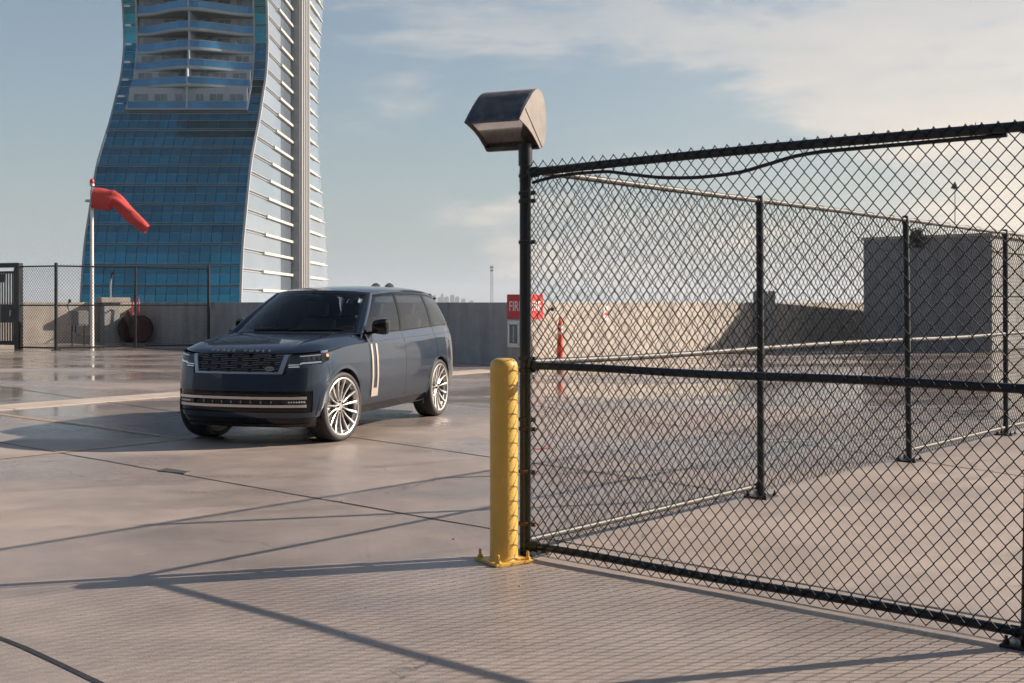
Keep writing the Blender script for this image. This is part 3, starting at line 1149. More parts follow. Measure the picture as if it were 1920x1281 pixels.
def tower():
    t = thing('hotel_tower', (0, 0, 0), 'tall blue glass hotel tower with curved waist and curved balconies', 'building')
    # solid core in steps of height, set in from the skin
    zs = list(np.arange(-26, 92, 2.0))
    b = MB()
    ring = []
    for z in zs:
        e, k = edge(z) + 0.30, backe(z)
        if 36.8 < z < 74:
            e += 3.4
        ring.append([V(TX0 + 0.15, e, z), V(TX1 - 0.15, e, z), V(TX1 - 0.15, k, z), V(TX0 + 0.15, k, z), V(TX0 + 0.15, e, z)])
    b.grid(ring)
    b.build('core', M['t_core'], t)
    ncol = 15
    wcol = (TX1 - TX0) / ncol
    floor = 3.5
    rec_z0 = 36.7

    def pane(z0, z1, x0, x1, m, name, gap=0.050):
        b = MB()
        za, zb = z0 + gap, z1 - gap
        xa, xb = x0 + gap, x1 - gap
        P = [V(xa, edge(za), za), V(xb, edge(za), za), V(xb, edge(zb), zb), V(xa, edge(zb), zb)]
        b.prism(P, (0, 0.12, 0))
        return b.build(name, m, t)
    k = -8
    floors = []
    while 7.85 + floor * k < 84:
        floors.append(7.85 + floor * k)
        k += 1
    STRIP = 2.35
    for z in floors:
        zt = z + floor
        if zt < -1.0:
            continue                                # hidden below the parapet line
        for c in range(ncol):
            x0, x1 = TX0 + wcol * c, TX0 + wcol * (c + 1)
            for za, zb, m, nm in ((z + 0.12, z + 2.05, M['t_glass'], 'window_pane'), (z + 2.05, zt - 0.12, M['t_glass2'], 'spandrel_pane')):
                if zb > rec_z0 + 0.2:
                    # only the two side strips go on above
                    if c == 0:
                        pane(za, zb, x0, TX0 + STRIP, m, nm)
                    elif c == ncol - 1:
                        pane(za, zb, TX1 - STRIP, x1, m, nm)
                    continue
                pane(za, zb, x0, x1, m, nm)
        xs = (TX0, TX1) if zt < rec_z0 + 0.5 else None
        spans = [(TX0, TX1)] if z < rec_z0 else [(TX0, TX0 + STRIP), (TX1 - STRIP, TX1)]
        for xa, xb in spans:
            for dz, hh, out in ((0.0, 0.10, 0.10), (0.40, 0.06, 0.04), (2.05, 0.06, 0.04)):
                if z < rec_z0 < z + dz:
                    continue
                b = MB()
                zz = z + dz
                b.box((0.5 * (xa + xb), edge(zz) - out / 2 + 0.06, zz), (xb - xa, out + 0.12, hh))
                b.build('transom', M['t_frame'], t)
    # edge trims that follow the curve
    def trim(x, z0, z1, w, m, off=0.1):
        b = MB()
        zz = np.linspace(z0, z1, 48)
        P = []
        for z in zz:
            e = edge(z)
            P.append([V(x - w / 2, e + 0.3, z), V(x - w / 2, e - off, z), V(x + w / 2, e - off, z), V(x + w / 2, e + 0.3, z)])
        b.grid(P)
        b.build('edge_trim', m, t, 30)
    trim(TX0, -5, 88, 0.34, M['t_frame'])
    trim(TX1 + 0.05, -5, 88, 0.40, M['t_rib'], 0.2)
    trim(TX0 + STRIP + 0.1, rec_z0, 74, 0.34, M['t_slab'], 0.15)
    trim(TX1 - STRIP - 0.1, rec_z0, 74, 0.34, M['t_slab'], 0.15)
    b = MB()
    b.box((0.5 * (TX0 + TX1), edge(rec_z0) + 0.1, rec_z0), (TX1 - TX0 - 2 * STRIP, 0.7, 0.30))
    b.build('recess_sill', M['t_slab'], t)
    # balconies
    xa, xb = TX0 + STRIP + 0.28, TX1 - STRIP - 0.28
    xm = 0.5 * (xa + xb)
    slabs = [(36.85, 0.25, False), (40.75, 2.6, True), (44.2, 3.6, True), (47.75, 4.2, True), (51.25, 4.6, True), (54.85, 4.8, True), (58.4, 4.8, True), (62.0, 4.8, True)]
    for i, (z, bul, has) in enumerate(slabs):
        e = edge(z)
        yb = e + 0.9
        bal = bpy.data.objects.new('balcony', None)
        COL.objects.link(bal)
        bal.parent = t
        nseg = 24
        fr = []
        for s in range(nseg + 1):
            u = s / nseg
            x = xa + (xb - xa) * u
            bump = bul * (0.5 - 0.5 * math.cos(2 * PI * u)) if has else 0.0
            fr.append((x, e - 0.1 - bump))
        if has:
            th = 0.62
            b = MB()
            P = [[V(x, yb, z), V(x, y + 0.25, z), V(x, y, z + 0.18), V(x, y, z + th), V(x, yb, z + th)] for x, y in fr]
            b.grid(P)
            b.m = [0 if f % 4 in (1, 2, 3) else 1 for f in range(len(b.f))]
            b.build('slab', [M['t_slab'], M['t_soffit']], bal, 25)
        else:
            th = 0.05
        # glass balustrade, panel by panel
        z0, z1 = z + th + 0.04, z + th + 1.22
        step = 2
        for s in range(0, nseg, step):
            pts = fr[s:s + step + 1]
            b = MB()
            b.grid([[V(x, y + 0.05, z0), V(x, y + 0.05, z1)] for x, y in pts])
            b.build('balustrade_pane', M['t_rail'], bal)
        b = MB()
        b.tube([V(x, y + 0.05, z1 + 0.04) for x, y in fr], 0.06, 6)
        b.build('hand_rail', M['t_slab'], bal)
        # back wall of the storey above the slab
        zc = slabs[i + 1][0] if i + 1 < len(slabs) else z + 3.5
        b = MB()
        b.box((xm, yb + 0.02, 0.5 * (z + th + zc)), (xb - xa, 0.2, zc - z - th))
        b.build('rear_wall', M['t_white'], bal)
        h = min(2.75, zc - z - th - 0.25)
        for k, (u, w) in enumerate(((0.10, 2.6), (0.27, 2.4), (0.42, 1.3), (0.60, 1.4), (0.74, 2.5), (0.91, 2.6))):
            x = xa + (xb - xa) * u
            f = MB()
            f.box((x, yb - 0.10, z + th + h / 2), (w, 0.05, h))
            w_ = f.build('balcony_door', M['t_win'], bal)
            f = MB()
            for dx in (-w / 2, 0, w / 2):
                f.box((x + dx, yb - 0.15, z + th + h / 2), (0.09, 0.05, h))
            f.box((x, yb - 0.15, z + th + h), (w + 0.09, 0.05, 0.09))
            f.build('door_frame', M['t_white'], bal)
        # party wall in the middle and two dark columns
        b = MB()
        bump = bul if has else 0.0
        b.box((xm, e - 0.1 - bump * 0.5 + 0.4, 0.5 * (z + th + zc)), (0.3, 1.0 + bump * 0.95, zc - z - th - 0.02))
        b.build('party_wall', M['t_white'], bal)
        if i > 0:
            for dx in (-1.9, 2.6):
                b = MB()
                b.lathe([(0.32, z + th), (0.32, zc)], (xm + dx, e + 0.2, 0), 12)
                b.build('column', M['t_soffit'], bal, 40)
    # ----- the broad sunlit side
    SP0, SP1, SPP = 245.0, 256.0, 1.7
    fz = [7.2 + 3.43 * k for k in range(-2, 24)]
    for z in fz:
        zt = z + 3.43
        for part, (ya, yb_) in (('left', (None, 234.2)), ('dark', (234.2, SP0)), ('right', (SP1, None))):
            z0, z1 = z + 0.05, zt - 0.05
            b = MB()
            ya0, ya1 = (edge(z0), edge(z1)) if ya is None else (ya, ya)
            yb0, yb1 = (backe(z0), backe(z1)) if yb_ is None else (yb_, yb_)
            b.prism([V(TX1 - 0.12, ya0 + 0.3, z0), V(TX1 - 0.12, yb0 - 0.04, z0), V(TX1 - 0.12, yb1 - 0.04, z1), V(TX1 - 0.12, ya1 + 0.3, z1)], (0.13, 0, 0))
            b.build('cladding_panel', M['t_dark'] if part == 'dark' else M['t_clad'], t)
        # fins
        b = MB()
        ya = edge(z) + 0.3
        ys = ya + 15.5 - max(0, (z - 25)) * 0.16
        b.box((TX1 + 0.10, 0.5 * (ya + ys), z + 0.22), (0.16, ys - ya, 0.11))
        b.box((TX1 + 0.10, 0.5 * (ya + ys), z - 0.22), (0.16, ys - ya, 0.11))
        b.build('thin_fin', M['t_rib'], t)
        b = MB()
        b.box((TX1 + 0.26, 0.5 * (ys + SP0), z), (0.50, SP0 - ys, 0.50))
        b.build('sun_fin', M['t_fin'], t)
        b = MB()
        ye = backe(z) - 0.2
        b.box((TX1 + 0.22, 0.5 * (SP1 + ye - 6), z), (0.48, ye - 6 - SP1, 0.55))
        b.box((TX1 + 0.12, ye - 3, z), (0.28, 6, 0.2))
        b.build('sun_fin', M['t_fin'], t)
    # spine with ribs
    for i in range(9):
        z0, z1 = -2 + i * 10.2, -2 + (i + 1) * 10.2 - 0.06
        b = MB()
        b.box((TX1 + SPP / 2, 0.5 * (SP0 + SP1), 0.5 * (z0 + z1)), (SPP, SP1 - SP0, z1 - z0))
        b.build('spine_panel', M['t_spine'], t)
    for k in range(5):
        y = SP0 + 0.8 + k * 2.2
        b = MB()
        b.box((TX1 + SPP + 0.25, y, 43), (0.5, 0.75, 92))
        b.build('spine_rib', M['t_rib'], t)
    # a guest on one of the balconies
    z, bul = 47.75 + 0.62, 4.2
    e = edge(47.75)
    gx = xa + (xb - xa) * 0.86
    g = thing('person', V(gx, e - 0.35, z), 'tiny figure in a white shirt on a tower balcony', 'person')
    figure(g)


def figure(parent):
    """standing figure grown from a joint skeleton"""
    J = {'pel': (0, 0, 0.95), 'chest': (0, 0, 1.32), 'neck': (0, 0, 1.5), 'head': (0, -0.01, 1.62), 'top': (0, 0, 1.76),
         'sl': (-0.19, 0, 1.44), 'el': (-0.27, -0.08, 1.18), 'wl': (-0.24, -0.30, 1.10),
         'sr': (0.19, 0, 1.44), 'er': (0.27, -0.08, 1.18), 'wr': (0.24, -0.30, 1.10),
         'hl': (-0.1, 0, 0.92), 'kl': (-0.11, -0.02, 0.50), 'al': (-0.11, 0.02, 0.08), 'tl': (-0.12, -0.15, 0.03),
         'hr': (0.1, 0, 0.92), 'kr': (0.11, -0.02, 0.50), 'ar': (0.11, 0.02, 0.08), 'tr': (0.12, -0.15, 0.03)}
    E = [('pel', 'chest'), ('chest', 'neck'), ('neck', 'head'), ('head', 'top'), ('chest', 'sl'), ('sl', 'el'), ('el', 'wl'),
         ('chest', 'sr'), ('sr', 'er'), ('er', 'wr'), ('pel', 'hl'), ('hl', 'kl'), ('kl', 'al'), ('al', 'tl'),
         ('pel', 'hr'), ('hr', 'kr'), ('kr', 'ar'), ('ar', 'tr')]
    rad = {'pel': 0.15, 'chest': 0.16, 'neck': 0.06, 'head': 0.10, 'top': 0.08, 's': 0.07, 'e': 0.05, 'w': 0.035, 'h': 0.09, 'k': 0.06, 'a': 0.045, 't': 0.035}
    keys = list(J)
    me = bpy.data.meshes.new('body')
    me.from_pydata([J[k] for k in keys], [(keys.index(a), keys.index(c)) for a, c in E], [])
    me.materials.append(M['cloth_white'])
    o = obj('body', me, parent)
    sk = o.modifiers.new('skin', 'SKIN')
    for i, k in enumerate(keys):
        r = rad.get(k, rad.get(k[0], 0.05))
        me.skin_vertices[0].data[i].radius = (r, r)
        me.skin_vertices[0].data[i].use_root = (k == 'pel')
    s = o.modifiers.new('sub', 'SUBSURF')
    s.levels = s.render_levels = 1


tower()


# ==================================================================
#                       CHAIN-LINK FENCES
# ==================================================================
def chain_mesh(name, parent, length, z0, z1, dw, dh, r, sides, detail, origin=V(0, 0, 0), d=V(1, 0, 0), top_pick=True, jitter=0.0, sag=0.0, tilt=0.0):
    """woven wire: each wire is a flattened zig-zag hooked through its neighbours"""
    n = V(-d.y, d.x, 0)
    nc = int(round(length / (dw / 2)))
    cw = length / nc
    nr = int(round((z1 - z0) / (dh / 2)))
    ch = (z1 - z0) / nr
    verts, faces = [], []
    ang = [2 * PI * k / sides for k in range(sides)]
    o = np.array(origin)
    dd, nn, zz = np.array(d), np.array(n), np.array((0, 0, 1.0))
    # smooth unevenness shared by neighbouring wires
    ph = rng.uniform(0, 6.28, 6)

    def warp(x, z):
        a = jitter * (math.sin(x * 2.1 + ph[0]) * math.sin(z * 3.3 + ph[1]) + 0.5 * math.sin(x * 5.7 + z * 2.2 + ph[2]))
        c = jitter * (math.sin(x * 3.1 + ph[3]) * math.sin(z * 1.9 + ph[4]))
        b_ = sag * math.sin(x * 1.9 + ph[5]) * math.sin(PI * (z - z0) / (z1 - z0))
        c -= tilt * (x / length) * (z - z0) / (z1 - z0)
        return a, b_, c
    for i in range(nc):
        pts = []
        for j in range(nr + 1):
            right = (i + j) % 2 == 1
            xc = (i + (1 if right else 0)) * cw
            z = z0 + j * ch
            sg = 1.0 if right else -1.0
            if detail >= 3:
                hook = 0.16
                if j > 0:
                    pts.append((xc - sg * cw * hook * 0.8, z - ch * hook, sg * r * 1.05))
                pts.append((xc + sg * r * 0.9, z, 0.0))
                if j < nr:
                    pts.append((xc - sg * cw * hook * 0.8, z + ch * hook, -sg * r * 1.05))
            elif detail == 2:
                hook = 0.12
                if j > 0:
                    pts.append((xc, z - ch * hook, sg * r))
                if j < nr:
                    pts.append((xc, z + ch * hook, -sg * r))
            else:
                pts.append((xc, z, sg * r))
        if top_pick and detail >= 2:
            # twisted end above the last knuckle
            x, z, q = pts[-1]
            xn = (i + 0.5) * cw
            xe = (i + (1 if (i + nr) % 2 == 1 else 0)) * cw
            pts.append((xe - (1 if (i + nr) % 2 == 1 else -1) * r * 1.0, z + 0.006 + 0.008 * random.random(), q))
        A = np.array([o + dd * (x + warp(x, z)[0]) + zz * (z + warp(x, z)[2]) + nn * (q + warp(x, z)[1]) for x, z, q in pts])
        T = np.zeros_like(A)
        T[1:-1] = A[2:] - A[:-2]
        T[0] = A[1] - A[0]
        T[-1] = A[-1] - A[-2]
        T /= np.linalg.norm(T, axis=1)[:, None] + 1e-12
        S = np.cross(T, nn)
        S /= np.linalg.norm(S, axis=1)[:, None] + 1e-12
        U = np.cross(T, S)
        base = len(verts)
        ring = [A + (S * math.cos(a) + U * math.sin(a)) * r for a in ang]
        ring = np.stack(ring, 1).reshape(-1, 3)
        verts.extend(ring.tolist())
        k = len(pts)
        for p in range(k - 1):
            for q in range(sides):
                q2 = (q + 1) % sides
                faces.append((base + p * sides + q, base + p * sides + q2, base + (p + 1) * sides + q2, base + (p + 1) * sides + q))
        faces.append(tuple(base + q for q in range(sides))[::-1])
        faces.append(tuple(base + (k - 1) * sides + q for q in range(sides)))
    me = bpy.data.meshes.new(name)
    me.from_pydata(verts, [], faces)
    me.materials.append(M['wire'])
    me.polygons.foreach_set('use_smooth', [True] * len(me.polygons))
    me.update()
    ob = obj(name, me, parent)
    ob['kind'] = 'stuff'
    return ob


P0 = V(0.085, 7.5, 0)                             # foot of the light post
P1 = V(2.371, 5.53, 0)                            # foot of the near right post


def collar(c, r, h, z, bolt_dir, parent, m, ear=0.05):
    b = MB()
    b.lathe([(r, z - h / 2), (r + 0.006, z - h / 2 + 0.003), (r + 0.006, z + h / 2 - 0.003), (r, z + h / 2)], c, 20)
    b.box(Vector(c) + bolt_dir * (r + ear * 0.4) + V(0, 0, z), (ear, 0.012, h), ax=(bolt_dir, V(-bolt_dir.y, bolt_dir.x, 0), V(0, 0, 1)))
    s = V(-bolt_dir.y, bolt_dir.x, 0)
    b.tube([Vector(c) + bolt_dir * (r + ear * 0.55) - s * 0.022 + V(0, 0, z), Vector(c) + bolt_dir * (r + ear * 0.55) + s * 0.022 + V(0, 0, z)], 0.007, 6)
    return b.build('clamp_band', m, parent, 40)


def base_plate(c, parent, w=0.20, rz=0.0, m=None, bolts=True):
    m = m or M['black']
    b = MB()
    b.box(Vector(c) + V(0, 0, 0.008), (w, w, 0.016), rz, bevel=0.003)
    b.build('base_plate', m, parent)
    if bolts:
        for sx in (-1, 1):
            for sy in (-1, 1):
                p = Vector(c) + Matrix.Rotation(rz, 3, 'Z') @ V(sx * w * 0.38, sy * w * 0.38, 0)
                q = MB()
                q.tube([p + V(0, 0, 0.012), p + V(0, 0, 0.055)], 0.008, 8)
                q.lathe([(0.016, 0.017), (0.016, 0.032)], p, 6)
                q.build('anchor_bolt', m, parent)


def light_post():
    t = thing('light_post', P0, 'black steel post carrying a floodlight beside the yellow bollard', 'post')
    b = MB()
    b.lathe([(0.037, 0.0), (0.037, 2.47)], (0, 0, 0), 28)
    b.build('pole', M['black'], t, 60)
    b = MB()
    b.lathe([(0.0445, 2.465), (0.0445, 2.60), (0.0, 2.60)], (0, 0, 0), 28)
    b.build('sleeve', M['black'], t, 60)
    rz = math.atan2(E2.y, E2.x)
    base_plate((0, 0, 0), t, 0.22, rz)
    d = (P1 - P0).normalized()
    for z, m in ((0.20, M['rust']), (0.53, M['rust']), (0.80, M['clamp']), (0.86, M['clamp']), (1.17, M['clamp']), (1.245, M['clamp']), (1.98, M['clamp']),
                 (2.24, M['clamp']), (2.29, M['clamp']), (2.40, M['clamp'])):
        collar((0, 0, 0), 0.038, 0.026, z, d, t, m)
    for z in (2.37, 2.425):
        b = MB()
        b.lathe([(0.0375, z - 0.012), (0.0395, z), (0.0375, z + 0.012)], (0, 0, 0), 24)
        b.build('seam_ring', M['black'], t, 60)


light_post()


def fence_a():
    d = (P1 - P0).normalized()
    L_ = (P1 - P0).length
    rz = math.atan2(d.y, d.x)
    t = thing('chain_link_fence', P0, 'near black chain-link panel running from the light post to the right edge', 'fence', rz)
    x0, x1 = 0.045, 2 * L_ + 0.035
    for z, r in ((0.065, 0.0235), (1.20, 0.0235), (2.42, 0.0255)):
        b = MB()
        pts = [V(x0 + (x1 - x0) * k / 24, 0.0, z + (0.004 * math.sin(k * 0.9) if z < 2 else 0.012 * abs(math.sin(PI * k / 12)))) for k in range(25)]
        b.tube(pts, r, 16)
        b.build('rail', M['black'], t, 60)
    # tension bar beside the post
    b = MB()
    b.box((x0 + 0.012, -0.030, 1.24), (0.018, 0.006, 2.44))
    b.build('tension_bar', M['black'], t)
    # woven wire on the camera side of the rails
    chain_mesh('woven_wire', t, x1 - x0 - 0.012, 0.018, 2.486, 0.0765, 0.0905, 0.0029, 6, 3, origin=V(x0 + 0.012, -0.0305, 0), d=V(1, 0, 0), jitter=0.003, sag=0.010, top_pick=False, tilt=0.072)
    # wire ties
    random.seed(3)
    for z, r in ((0.065, 0.0235), (1.20, 0.0235), (2.42, 0.0255)):
        for k in range(7):
            x = x0 + 0.16 + k * 0.43 + random.uniform(-0.04, 0.04)
            b = MB()
            pts = []
            for a in np.linspace(-0.3, 2 * PI - 0.6, 12):
                pts.append(V(x + 0.006 * math.sin(a * 2), (r + 0.006) * math.cos(a) * 1.05 - 0.003, z + (r + 0.005) * math.sin(a)))
            pts.append(V(x + 0.03, -r - 0.012, z + 0.035))
            b.tube(pts, 0.0018, 5)
            b.build('wire_tie', M['wire'], t)
    # end fitting at mid rail
    b = MB()
    b.lathe([(0.026, x0 - 0.02), (0.031, x0), (0.031, x0 + 0.06), (0.026, x0 + 0.065)], (0, 0, 1.20), 16, axis='x')
    b.build('rail_end', M['clamp'], t, 40)
    for z in (0.065, 2.42):
        b = MB()
        b.lathe([(0.02, x0 - 0.03), (0.034, x0 - 0.005), (0.034, x0 + 0.055), (0.028, x0 + 0.065)], (0, 0, z), 16, axis='x')
        b.build('rail_end', M['clamp'], t, 40)
    # near right post
    t2 = thing('fence_post', P1 + d * 0.040, 'black post closing the near fence at the right edge', 'post', rz)
    b = MB()
    b.tube([V(0, 0, 0), V(0.055, 0, 2.55)], 0.036, 24)
    b.build('pole', M['black'], t2, 60)
    base_plate((0, 0, 0), t2, 0.20, 0.0)
    for z in (0.075, 1.20, 2.40):
        collar((0.0215 * z, 0, 0), 0.037, 0.026, z, V(-1, 0, 0), t2, M['clamp'])
    t3 = thing('fence_post', P1 + d * (L_ + 0.04), 'black post one bay beyond the right edge of the view', 'post', rz)
    b = MB()
    b.tube([V(0, 0, 0), V(0, 0, 2.52)], 0.036, 18)
    b.build('pole', M['black'], t3, 60)
    base_plate((0, 0, 0), t3, 0.20, 0.0)
    # black conduit slung below the top rail
    b = MB()
    prof = [(0.05, 2.355), (0.18, 2.375), (0.40, 2.388), (0.60, 2.385), (0.80, 2.355), (1.05, 2.318), (1.28, 2.305), (1.50, 2.312), (1.70, 2.345),
            (1.88, 2.378), (2.05, 2.388), (2.5, 2.388), (L_ - 0.06, 2.388)]
    f = smooth_interp(prof)
    pts = [P0 + d * s + V(0, 0, f(s)) + V(-d.y, d.x, 0) * 0.012 for s in np.linspace(0.05, L_ - 0.06, 60)]
    b.tube(pts, 0.0105, 10)
    o = b.build('conduit', M['black'], None, 60)
    tag(o, 'loose black conduit sagging below the near fence top rail', 'cable')


fence_a()


def fence_b():
    d = E1
    rz = math.atan2(d.y, d.x)
    t = thing('chain_link_fence', P0, 'receding black chain-link run on steel posts beyond the near panel', 'fence', rz)
    SP = 3.0
    NB = 6
    lean = [0, 0.05, 0.11, 0.02, 0.0, 0.03, 0]
    for k in range(1, NB + 1):
        b = MB()
        dx = -lean[k] * 0.75
        dy = -lean[k] * 0.66
        b.tube([V(SP * k + dx * 1.0, dy * 1.0, 0.0), V(SP * k, 0, 2.44)], 0.031, 18)
        b.build('post', M['black'], t, 60)
        c = V(SP * k + dx, dy, 0)
        base_plate(c, t, 0.21, 0.0)
        q = MB()
        q.lathe([(0.033, 2.40), (0.038, 2.405), (0.038, 2.47), (0.03, 2.48), (0.0, 2.485)], (SP * k, 0, 0), 16)
        q.build('post_cap', M['clamp'], t, 40)
    for k in range(NB):
        xa, xb = SP * k + 0.04, SP * (k + 1) - 0.0
        for z in (2.44, 1.22, 0.09):
            if z < 0.5 and k == 1:
                continue                            # the lower rail is missing in this bay
            b = MB()
            pts = []
            for i in range(9):
                u = i / 8
                w = 0.010 * math.sin(PI * u) * (1 if z == 1.22 else 0.3) * (1 if k % 2 == 0 else -0.6)
                pts.append(V(xa + (xb - xa) * u, 0.0, z - w))
            b.tube(pts, 0.0215, 14)
            b.build('rail', M['dull_pipe'], t, 60)
    n = MB()
    chain_mesh('woven_wire', t, SP * NB - 0.05, 0.02, 2.45, 0.0765, 0.0905, 0.0029, 4, 2, origin=V(0.05, 0.030, 0), d=V(1, 0, 0), jitter=0.002, sag=0.008, top_pick=False)
    random.seed(5)
    for k in range(NB):
        for j in range(6):
            for z in (2.44, 1.22):
                x = SP * k + 0.25 + j * 0.47 + random.uniform(-0.08, 0.08)
                b = MB()
                pts = [V(x, 0.034 * math.cos(a) + 0.006, z + 0.030 * math.sin(a)) for a in np.linspace(0, 2 * PI, 12)]
                b.tube(pts, 0.0022, 5)
                b.build('wire_tie', M['wire'], t)


fence_b()


# ---------------------------------------------------------------- bollard
def bollard():
    c = V(-0.050, 7.312, 0)
    rz = R(-58)
    t = thing('bollard', c, 'yellow painted steel bollard bolted to the deck at the light post', 'bollard', rz)
    b = MB()
    r = 0.0865
    prof = [(r + 0.012, 0.018), (r + 0.003, 0.030), (r, 0.05), (r, 1.20)]
    for a in np.linspace(0, PI / 2, 9)[1:]:
        prof.append((max(0.0, r * (0.45 + 0.55 * math.cos(a)) if a < PI / 2 - 0.01 else 0.0), 1.20 + 0.055 * math.sin(a)))
    b.lathe(prof, (0, 0, 0), 40)
    b.build('tube', M['yellow'], t, 50)
    b = MB()
    b.box((0, 0, 0.010), (0.265, 0.265, 0.018), bevel=0.003)
    b.build('base_plate', M['yellow'], t)
    for sx in (-1, 1):
        for sy in (-1, 1):
            q = MB()
            p = V(sx * 0.107, sy * 0.107, 0)
            q.lathe([(0.0085, 0.018), (0.0085, 0.068), (0.006, 0.071), (0, 0.071)], p, 10)
            q.lathe([(0.016, 0.019), (0.016, 0.036)], p, 6)
            q.lathe([(0.022, 0.0185), (0.022, 0.0215)], p, 12)
            q.build('anchor_bolt', M['yellow'], t, 35)


bollard()


# ---------------------------------------------------------------- floodlight
def floodlight():
    ax_w = V(-0.915, 0.40, 0).normalized()            # along the barrel, to the left
    ax_u = V(-0.40, -0.915, 0).normalized()           # the way it shines
    o = V(0.216, 7.62, 0)
    t = thing('floodlight', P0 + V(0, 0, 2.6), 'weathered barrel floodlight on top of the black post', 'light')

    def P(u, h, w):
        return o + ax_u * u + V(0, 0, h) + ax_w * w - (P0 + V(0, 0, 2.6))
    W = 0.363
    # outline of the end: hood tip, over the top, down the back, to the lower lip
    uf = smooth_interp([(0.0, 0.441), (0.22, 0.3586), (0.45, 0.285), (0.62, 0.235), (0.78, 0.19), (0.90, 0.155), (1.0, 0.125)])
    hf = smooth_interp([(0.0, 2.718), (0.22, 2.802), (0.45, 2.866), (0.62, 2.908), (0.78, 2.934), (0.90, 2.947), (1.0, 2.952)])
    up = [(uf(q), hf(q)) for q in np.linspace(0, 1, 13)]
    bk = [(0.075, 2.938), (0.035, 2.895), (0.010, 2.83), (0.002, 2.755), (0.012, 2.68), (0.040, 2.615), (0.075, 2.585), (0.112, 2.577)]
    fr = [(0.16, 2.610), (0.225, 2.648), (0.30, 2.680), (0.375, 2.702)]
    # shell: fluted hood and back
    shell = up + bk
    b = MB()
    nw = 26
    rows = []
    for k in range(nw * 2 + 1):
        w = W * k / (nw * 2)
        fl = 0.006 * (1 if k % 2 else 0)
        row = []
        for i, (u, h) in enumerate(shell):
            s = fl if 1 <= i <= len(up) + 3 else 0
            cu, chh = 0.17, 2.77
            dv = V(u - cu, h - chh, 0).normalized()
            row.append(P(u + dv.x * s, h + dv.y * s, w))
        rows.append(row)
    b.grid(rows)
    b.m = [0 if (f % (len(shell) - 1)) < 10 else 1 for f in range(len(b.f))]
    b.build('housing', [M['lamp_dark'], M['lamp']], t, 35)
    for w0, dw in ((0.0, -0.006), (W, 0.006)):
        poly = up + bk + fr
        b = MB()
        b.prism([P(u, h, w0) for u, h in poly], ax_w * dw)
        b.build('end_cap', M['lamp'], t)
    # seam between door and housing
    b = MB()
    b.tube([P(0.352, 2.795, -0.008), P(0.075, 2.586, -0.008)], 0.0022, 5)
    b.build('seam', M['clamp'], t)
    # lens frame along the lower edge and hood lip
    b = MB()
    b.box(P(0.105, 2.588, W / 2), (W, 0.036, 0.028), ax=(ax_w, ax_u, V(0, 0, 1)), bevel=0.004)
    b.build('lower_lip', M['lamp_dark'], t)
    b = MB()
    b.box(P(0.428, 2.722, W / 2), (W, 0.03, 0.012), ax=(ax_w, (ax_u * 0.75 + V(0, 0, -0.66)).normalized(), (ax_u * 0.66 + V(0, 0, 0.75)).normalized()))
    b.build('hood_lip', M['lamp_dark'], t)
    # reflector bowl
    rp = [(0.405, 2.735), (0.30, 2.815), (0.20, 2.865), (0.11, 2.855), (0.06, 2.77), (0.06, 2.68), (0.11, 2.605)]
    b = MB()
    b.grid([[P(u, h, w) for u, h in rp] for w in np.linspace(0.02, W - 0.02, 8)])
    b.build('reflector', M['reflector'], t, 60)
    b = MB()
    lp = [(0.40, 2.716), (0.30, 2.685), (0.225, 2.655), (0.125, 2.602)]
    b.grid([[P(u, h + 0.012, w) for u, h in lp] for w in np.linspace(0.012, W - 0.012, 6)])
    b.build('lens', M['lens'], t, 60)
    # lamp and socket inside
    b = MB()
    b.tube([P(0.22, 2.745, 0.10), P(0.22, 2.745, 0.15), P(0.22, 2.745, 0.16), P(0.22, 2.745, 0.21), P(0.22, 2.745, 0.27), P(0.22, 2.745, 0.31)],
           [0.026, 0.026, 0.02, 0.036, 0.034, 0.01], 14)
    b.build('bulb', M['porcelain'], t, 50)
    b = MB()
    b.box(P(0.15, 2.80, 0.24), (0.09, 0.03, 0.05), ax=(ax_w, ax_u, V(0, 0, 1)), bevel=0.006)
    b.build('socket', M['porcelain'], t)


floodlight()


